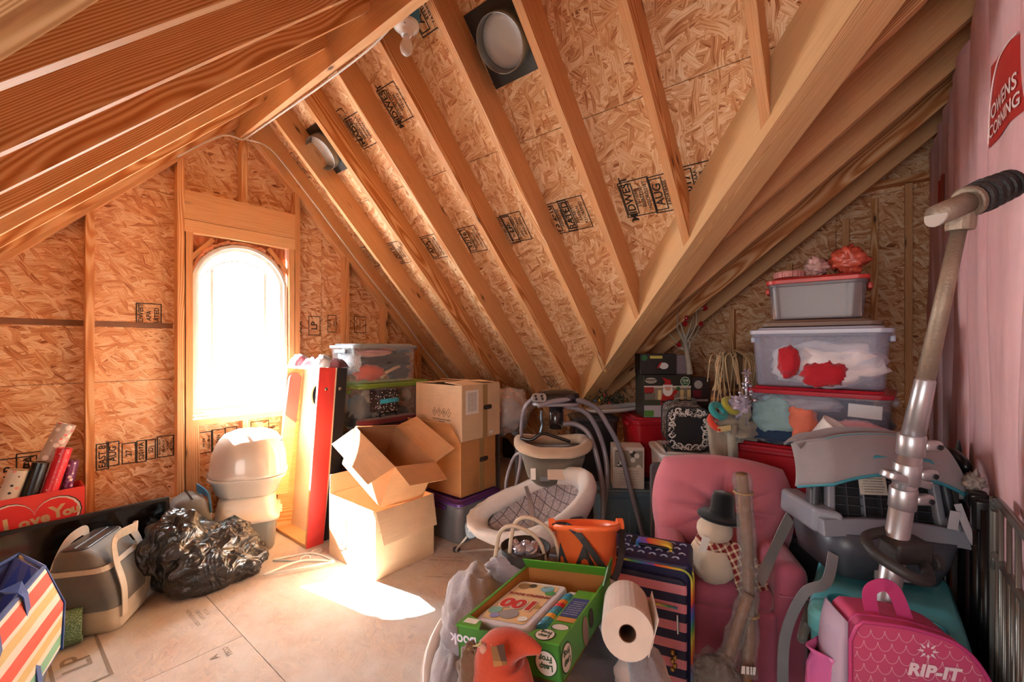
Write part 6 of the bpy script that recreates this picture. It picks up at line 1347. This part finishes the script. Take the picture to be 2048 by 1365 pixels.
he = wt(1872, 432, 1.10); ht = wt(2026, 366, 1.12); ha = (ht-he).normalized(); Mh_ = frame_m(he, ha, axis); hl = (ht-he).length
G().tube([he, he+ha*hl*.5], .027, 16).build('head_sleeve', RU, o, smooth=True)
G().lathe([(.0, 0), (.027, 0), (.027, .004)], 16).build('head_cap', plain('cap_pale', 'b9aea4', .6), o, M=frame_m(he-ha*.002, axis, ha))
for k in range(6): f = .42+.1*k; G().tube([he+ha*hl*(f-.032), he+ha*hl*(f-.02), he+ha*hl*(f+.022), he+ha*hl*(f+.034)], [.036, .043-.0015*abs(k-2), .043-.0015*abs(k-2), .036], 18).build('grip_ring' if k else 'collar_ring', RB if k else RU, o, smooth=False, bevel=0)
G().tube([he+ha*hl*.4, ht], .03, 14).build('grip_core', plain('grip_dark', '17161a', .6), o)
G().lathe([(.028, -.02), (.03, -.01), (.03, .03), (.022, .04)], 14).build('neck_collar', RU, o, M=frame_m(pt, side, axis))
# ---- pink scale bag
ps = NT('bag_pink'); sz = ps.n('SeparateXYZ', {0: ps.coord()}).outputs[2]; ps.base(ps.ramp(ps.math('DIVIDE', sz, .67), [(.2, '7d6a80'), (.55, 'a5506f'), (.9, 'c0466e')])); ps.set(Roughness=.6)
PB2 = plain('bag_magenta', 'b83a72', .45); LV = plain('bag_lavender', 'b9a2b8', .6)
o = thing('pink_backpack', 'pink fish scale patterned sports backpack with white logo standing in front', 'backpack', M=T(1.388, .04, 0) @ RZ(math.radians(-63)))
bw_, bh_, bd_ = .318, .665, .12
def topcurve(x): t2 = x/bw_; return bh_-.07*max(0, (t2-.25)/.75)**2-(.11*max(0, (t2-.62)/.38)**2.6)-(.05*max(0, (.09-t2)/.09)**2)
out = [(0, 0), (bw_, 0)]+[(bw_*i/24, topcurve(bw_*i/24)) for i in range(24, -1, -1)]
Mq = frame_m((0, 0, 0), (1, 0, 0), (0, -1, 0))
G().prism(out, bd_, -bd_, Mq).build('body', ps.m, o, bevel=.006)
gsc = G(); S_ = .03
for r_ in range(24):
    for c in range(13):
        cx = (c+.5*(r_ % 2))*S_; cz = .02+r_*S_*.95
        pa = []
        for i in range(9):
            a = math.pi+math.pi*i/8; x = cx+S_*.5*math.cos(a)*.98; z = cz+S_*.72*math.sin(a); pa.append((x, z))
        for i in range(8):
            (x0, z0), (x1, z1) = pa[i], pa[i+1]
            if min(x0, x1) > .008 and max(x0, x1) < bw_-.008 and max(z0, z1) < min(topcurve(x0), topcurve(x1))-.01 and min(z0, z1) > .005:
                dx, dz = x1-x0, z1-z0; l_ = math.hypot(dx, dz); nx, nz_ = -dz/l_*.0007, dx/l_*.0007
                gsc.add([Mq @ Vector(q) for q in ((x0+nx, z0+nz_, .0008), (x1+nx, z1+nz_, .0008), (x1-nx, z1-nz_, .0008), (x0-nx, z0-nz_, .0008))], [(0, 1, 2, 3)])
gsc.build('scale_print', plain('scale_line', 'd9a0ac', .6), o, fix=False)
G().tube([Mq @ Vector((x, z, .002)) for x, z in out[2:]]+[Mq @ Vector((.0, .02, .002))], .005, 7).build('piping', PB2, o, smooth=True)
G().tube([Mq @ Vector((x*.985+.002, z*1.0, -.03)) for x, z in out[2:]]+[Mq @ Vector((.0, .02, -.03))], .004, 6).build('zipper', PB2, o, smooth=True)
g = G(); ML_ = Mq @ T(.175, .562, .0022) @ RZ(-.0); text(g, 'RIP-IT', .040, ML_, bold=.002, shear=.2, space=1.05)
g.build('logo_lettering', plain('logo_white', 'e4ccd2', .5), o, fix=False)
g = G()
for k in range(8): a = k*math.pi/4; g.add([Mq @ Vector((.165+math.cos(a+d_)*r_, .612+math.sin(a+d_)*r_, .0022)) for d_, r_ in ((-.25, .012), (0, .024), (.25, .012), (0, .008))], [(0, 1, 2, 3)])
g.build('logo_emblem', plain('logo_white', 'e4ccd2', .5), o, fix=False)
sp_ = [(-.0, 0), (-.035, .0), (-.04, .3), (-.03, .56), (-.0, .60)]
G().loft([[Vector((x0, y, z)) for x0, y in ((-.002, .005), (-.03*k, .02), (-.035*k, .07), (-.03*k, .11), (-.002, .125))] for z, k in ((.0, 1), (.25, 1.3), (.45, 1.1), (.60, .7), (.655, .2))]).build('side_panel', LV, o, smooth=True)
G().loft([[Vector((-.02-.055*k*math.sin(math.pi*i/8)+.004*math.sin(i*5+z*30), .02+.10*i/8, z)) for i in range(9)] for z, k in ((.0, 1.1), (.2, 1.1), (.35, 1), (.50, .85), (.53, .6), (.545, .85))], closed=False).build('drawstring_pocket', plain('pocket_satin', 'c25f9a', .35, bump=.5, bscale=12), o, smooth=True, solid=.004)
G().tube(bez([(.075, .05, bh_-.01), (.068, .05, bh_+.05), (.095, .045, bh_+.075), (.125, .05, bh_+.055), (.15, .05, bh_-.015)], 7), .01, flat=(.032, .003), up=(0, -1, 0)).build('hang_loop', PB2, o)
# ---- folded stroller and gate by the pink wall
o = thing('folded_stroller', 'folded black tube stroller standing by the pink wall behind the car seat', 'stroller', (2.05, -.225, 0))
inv = WORLDM[o.name].inverted(); ws_ = lambda u, v, y: inv @ onY(u, v, y)
def vt(nm, u, v0, y, r, m, zl=.02): a = ws_(u, v0, y); G().tube([Vector((a.x, a.y, zl)), a], r, 10).build(nm, m, o, smooth=True)
BKT = plain('stroller_black', '141416', .3, .3)
G().tube(bez([ws_(1893, 904, -.225), ws_(1908, 908, -.235), ws_(1930, 930, -.25), ws_(1932, 960, -.255), ws_(1930, 1060, -.255), ws_(1928, 1180, -.255)]+[Vector((ws_(1928, 1180, -.255).x, -.255+.225, .03))], 7), .017, 10).build('push_handle', BKT, o, smooth=True)
vt('frame_tube', 1890, 985, -.205, .012, BKT); vt('frame_tube', 1955, 985, -.265, .018, BKT); vt('frame_tube', 1972, 1020, -.27, .016, BKT); vt('frame_tube', 1940, 1000, -.26, .012, plain('stroller_maroon', '3a2024', .6))
c = ws_(1955, 1000, -.26); G().box(c, (.07, .05, .05)).build('hinge', BKT, o, bevel=.01)
c = ws_(1965, 1030, -.265); G().box(c, (.05, .05, .10)).build('hinge', BKT, o, bevel=.012)
blob(ws_(1925, 1100, -.25)+Vector((.22, -.015, -.1)), (.10, .02, .45), 141, .12, 2).build('fabric_seat', fabric('stroller_cloth', '1b181b', .9), o, smooth=True)
for x in (.2, .36): G().lathe([(.0, -.015), (.06, -.015), (.065, 0), (.06, .015), (0, .015)], 20).build('wheel', BLACKP, o, M=T(x, .03, .065) @ R3(math.pi/2, 0, 0))
cloth_thing('plastic_wrapper', 'crinkled clear wrapper with green scrap caught on the stroller hinge', 'wrapper', onY(1945, 965, -.255), (.045, .025, .035), clear('wrapper_film', 'b9a89c', .6, .2), 151, amp=.6, ridge=.4)
o = thing('pet_gate', 'grey metal pet gate with vertical bars leaning on the pink wall', 'gate', M=T(1.80, -.268, 0) @ R3(.0, 0, math.pi))
GM = plain('gate_metal', '7f7b74', .35, .6)
tr_ = bez([(0.0, 0, .0), (.0, 0, .85), (.006, 0, .90), (.035, 0, .925), (.10, 0, .93), (.6, 0, .93)], 5)
G().tube(tr_, .011, 9).build('frame', GM, o, smooth=True)
G().tube(bez([(.0, .0, .73), (.02, 0, .76), (.06, 0, .775), (.6, 0, .775)], 5), .010, 8).build('rail', GM, o, smooth=True)
G().tube([(.0, 0, .05), (.6, 0, .05)], .010, 8).build('rail', GM, o, smooth=True)
for k in range(13): G().tube([(.04+.043*k, 0, .05), (.04+.043*k, 0, .925 if k % 2 else .77)], .0055, 7).build('bar', GM, o, smooth=True)
# ================================================================== ON THE ROOF AND WALL
def vent(label, u, v, s_, r, rots=0):
    c = onP(u, v, oR-nR*0+Vector((0, 0, 0)), nR); o = thing('roof_vent', label, 'roof vent', M=frame_m(c+nR*.002, (0, 1, 0), nR), group='round roof vents')
    fm_ = plain('vent_flange', '3a3836', .5, .4); G().box((0, 0, .002), (s_, s_*1.0, .004)).build('flange', fm_, o)
    G().lathe([(r, .002), (r*1.0, .075), (r*.985, .077), (r*.96, .075), (r*.95, .002)], 36, caps=False).build('collar', plain('vent_metal', '8a8a88', .3, .8), o, smooth=True)
    G().lathe([(r*.95, .003), (r*.94, .025), (r*.7, .012), (r*.3, .006), (0, .006)], 36).build('inner_dome', plain('vent_white', 'cfd0d0', .4), o, smooth=True)
    return o
vent('large round roof vent collar on a dark square plate high between near rafters', 1014, 78, .34, .125)
vent('round roof vent on a dark plate beside the gable end rafters', 655, 298, .34, .125)
# light fixture
pl_ = Vector((XR+.075, 1.70, H+.422*D+.07))
o = thing('porcelain_lamp', 'white porcelain bulb holder on a blue electrical box under the ridge beam', 'lamp', tuple(pl_))
G().rbox((0, 0, 0), (.10, .10, .07), .02).build('junction_box', plain('box_blue', '1f6f9c', .5), o, bevel=.004)
PO = plain('porcelain', 'e8e2dc', .2, coat=.5)
G().lathe([(.055, -.035), (.062, -.04), (.06, -.055), (.04, -.065), (.028, -.075), (.026, -.092), (0, -.092)], 28).build('porcelain_base', PO, o, smooth=True)
G().lathe([(.016, -.092), (.015, -.105), (.02, -.118), (.029, -.14), (.0305, -.155), (.024, -.176), (.01, -.187), (0, -.188)], 24).build('bulb', clear('bulb_glass', 'e6ddd4', .55, .08), o, smooth=True)
for a in (.8, 3.9): G().lathe([(.005, 0), (.004, -.003), (0, -.003)], 8).build('screw', CHROME, o, M=T(.042*math.cos(a), .042*math.sin(a), -.062))
# cable
CW = plain('cable_white', 'd8cfc6', .45)
zr = H+.422*D
pts = [(XR+.03, 1.66, zr+.05), (XR+.026, 1.9, zr-.008), (XR+.02, 2.4, zr-.02), (XR+.015, 2.9, zr-.012), (XR, 3.42, zr-.012), (XR-.02, 3.46, zr-.02)]
o = G().tube(bez(pts+[(XR-.15, 3.44, zR(XR-.15)-.03), (XR-.4, 3.42, zR(XR-.4)-.005)], 6), .006, 7).build('electrical_cable', CW, smooth=True); tag(o, 'white electrical cable running along the ridge beam to the gable peak', 'cable')
pr = [(XR, 3.44, zr-.02)]+[(XR+d_, 3.40, zR(XR+d_)-.012-.015*math.sin(d_*9)) for d_ in (.15, .4, .7, 1.0, 1.3, 1.6, 1.9, 2.2)]
o = G().tube(bez(pr, 5), .006, 7).build('electrical_cable', CW, smooth=True); tag(o, 'white electrical cable clipped down the gable end rafter toward the bins', 'cable')
# stamps on the roof boards
def rstamp(u, v, items, frame, rot=0.0):
    c = onP(u, v, oR, nR); stamp(ce, frame_m(c+nR*.0015, (0, 1, 0), nR) @ RZ(math.pi/2+rot), items, frame)
rows = [(690, 255, 'AUG'), (722, 262, 'MADE'), (790, 208, 'MIDWEST'), (593, 335, 'APA'), (735, 515, 'LP'), (797, 506, '2017'), (868, 494, 'APA'), (945, 479, '32/16'), (1032, 455, 'LP'), (1150, 428, 'RATED'), (1275, 396, 'MIDWEST'), (1335, 385, 'AUG'), (1395, 368, '2017'), (1010, 462, 'APA'), (1120, 436, 'PS 2-10'), (1100, 768, 'LP'), (845, 15, 'APA')]
rs_ = random.Random(1)
for u, v, w_ in rows:
    its = [(w_, .06, 0, .045)]+[(''.join(rs_.choice('AEINORST128') for _ in range(rs_.randint(7, 11))), .026, 0, .0-.028*k) for k in range(3)]
    rstamp(u, v, its, [(0, 0, .21, .17), (0, .045, .18, .066)], math.pi)
# marks on the pink wall
def logo(X, z, w_, h_, txt=True):
    def P(x, y, k=.003): return Vector((X-x, battY(X-x, z+y)+k, z+y))
    def top(x): return h_*(.32+.18*((w_/2-x)/w_)**.7)
    G().grid(lambda s_, t_: P(w_*(s_-.5), -h_/2+(top(w_*(s_-.5))+h_/2)*t_), 22, 22).build('logo_panel', plain('logo_red', 'b5302c', .5), wp, fix=False)
    if txt:
        g = G(); ident = Matrix.Identity(4)
        text(g, 'OWENS', h_*.24, T(0, -h_*.12, 0), bold=.001); text(g, 'CORNING', h_*.21, T(0, -h_*.34, 0), bold=.001); text(g, '\u00ae', .035, T(-w_*.62, -h_*.25, 0)) if 0 else None
        g.v = [P(p.x, p.y, .006) for p in g.v]
        g.tube([P(x, y, .006) for x, y, _ in bez([(-w_*.47, -h_*.45, 0), (-w_*.42, h_*.1, 0), (-w_*.2, h_*.36, 0), (w_*.4, h_*.38, 0)], 8)], .0022, 4); g.build('logo_lettering', plain('logo_pink', 'f4dcd6', .5), wp, fix=False)
        g = G(); text(g, 'R', .022, T(w_*.62, -h_*.25, 0)); q = disc2(.018, 16, (w_*.62, -h_*.25)); g.v = [P(p.x, p.y, .004) for p in g.v]; g.tube([P(x, y, .004) for x, y in q], .0012, 4, loop=True); g.build('logo_mark', plain('logo_red', 'b5302c', .5), wp, fix=False)
p = onY(1996, 178, YP+.018); logo(p.x, p.z, .27, .26)
p = onY(1880, 395, YP+.018); logo(p.x, p.z, .30, .26, False)

# ================================================================== pieces that belong to a part go one level deeper
NEST = {'window_1': {'pane': 'sash', 'grille_bar': 'sash', 'grille_arch': 'sash'}, 'baby_swing': {'button': 'control_panel', 'badge': 'seat_shell', 'label': 'seat_shell'},
        'baby_bouncer': {'button': 'control_unit', 'buckle': 'harness_strap'}, 'child_car_seat': {'label_lettering': 'label', 'slot_piping': 'slot', 'lattice_rib': 'back_panel', 'piping': 'fabric_cover'},
        'talking_book': {'key': 'button_spine', 'spine_cap': 'button_spine', 'title': 'cover_print', 'title_border': 'cover_print', 'subtitle': 'cover_print', 'animal_print': 'cover_print'},
        'printed_carton': {'slip_text': 'packing_slip'}, 'kids_suitcase': {'zip_pull': 'front_pocket', 'zipper': 'front_pocket', 'charm': 'front_pocket', 'handle_plate': 'shell'},
        'armchair': {'tuft_button': 'tufted_cushion', 'seam': 'arm'}, 'snowman_doll': {'scarf_end': 'scarf_wrap'}, 'pole_trimmer': {'clamp_lug': 'clamp', 'clamp_bolt': 'clamp', 'handle_end': 'd_handle', 'grip_ring': 'grip_core'},
        'cooler': {'cup_recess': 'lid', 'latch': 'lid'}, 'valentine_box': {'lettering': 'heart_fill'}, 'pumpkin_pail': {'handle_lug': 'bucket'}, 'hooded_litter_box': {'vent_hole': 'hood', 'carry_grip': 'hood'},
        'cornhole_board': {'leg_shaft': 'leg', 'bolt': 'painted_face', 'handwriting': 'deck'}, 'porcelain_lamp': {'screw': 'porcelain_base', 'bulb': 'porcelain_base'}, 'twig_tree': {'ornament': 'branch'},
        'pet_carrier': {'buckle': 'shoulder_strap'}, 'pink_backpack': {'zipper': 'body', 'scale_print': 'body', 'logo_emblem': 'body', 'logo_lettering': 'body'}, 'toy_carton': {'logo_disc': 'logo_ring', 'logo_lettering': 'logo_ring', 'insert_print': 'card_insert', 'insert_lettering': 'card_insert'},
        'inflatable_box': {'badge_lettering': 'badge_print', 'oval_lettering': 'oval_print', 'belt_print': 'suit_print', 'arm_print': 'suit_print', 'mitten_print': 'suit_print'}, 'insulated_tote_bag': {'zipper': 'top_panel', 'badge': 'body'}}
for root in [q for q in COL.objects if q.parent is None]:
    mp = NEST.get(root.name.split('.')[0])
    if not mp: continue
    kids = list(root.children)
    for c in kids:
        tgt = mp.get(c.name.split('.')[0])
        if not tgt: continue
        cand = [q for q in kids if q.name.split('.')[0] == tgt]
        if not cand: continue
        def mid(q): return q.matrix_basis @ (sum((Vector(b) for b in q.bound_box), Vector())/8)
        p = min(cand, key=lambda q: (mid(q)-mid(c)).length)
        m = p.matrix_basis.inverted() @ c.matrix_basis; c.parent = p; c.matrix_basis = m
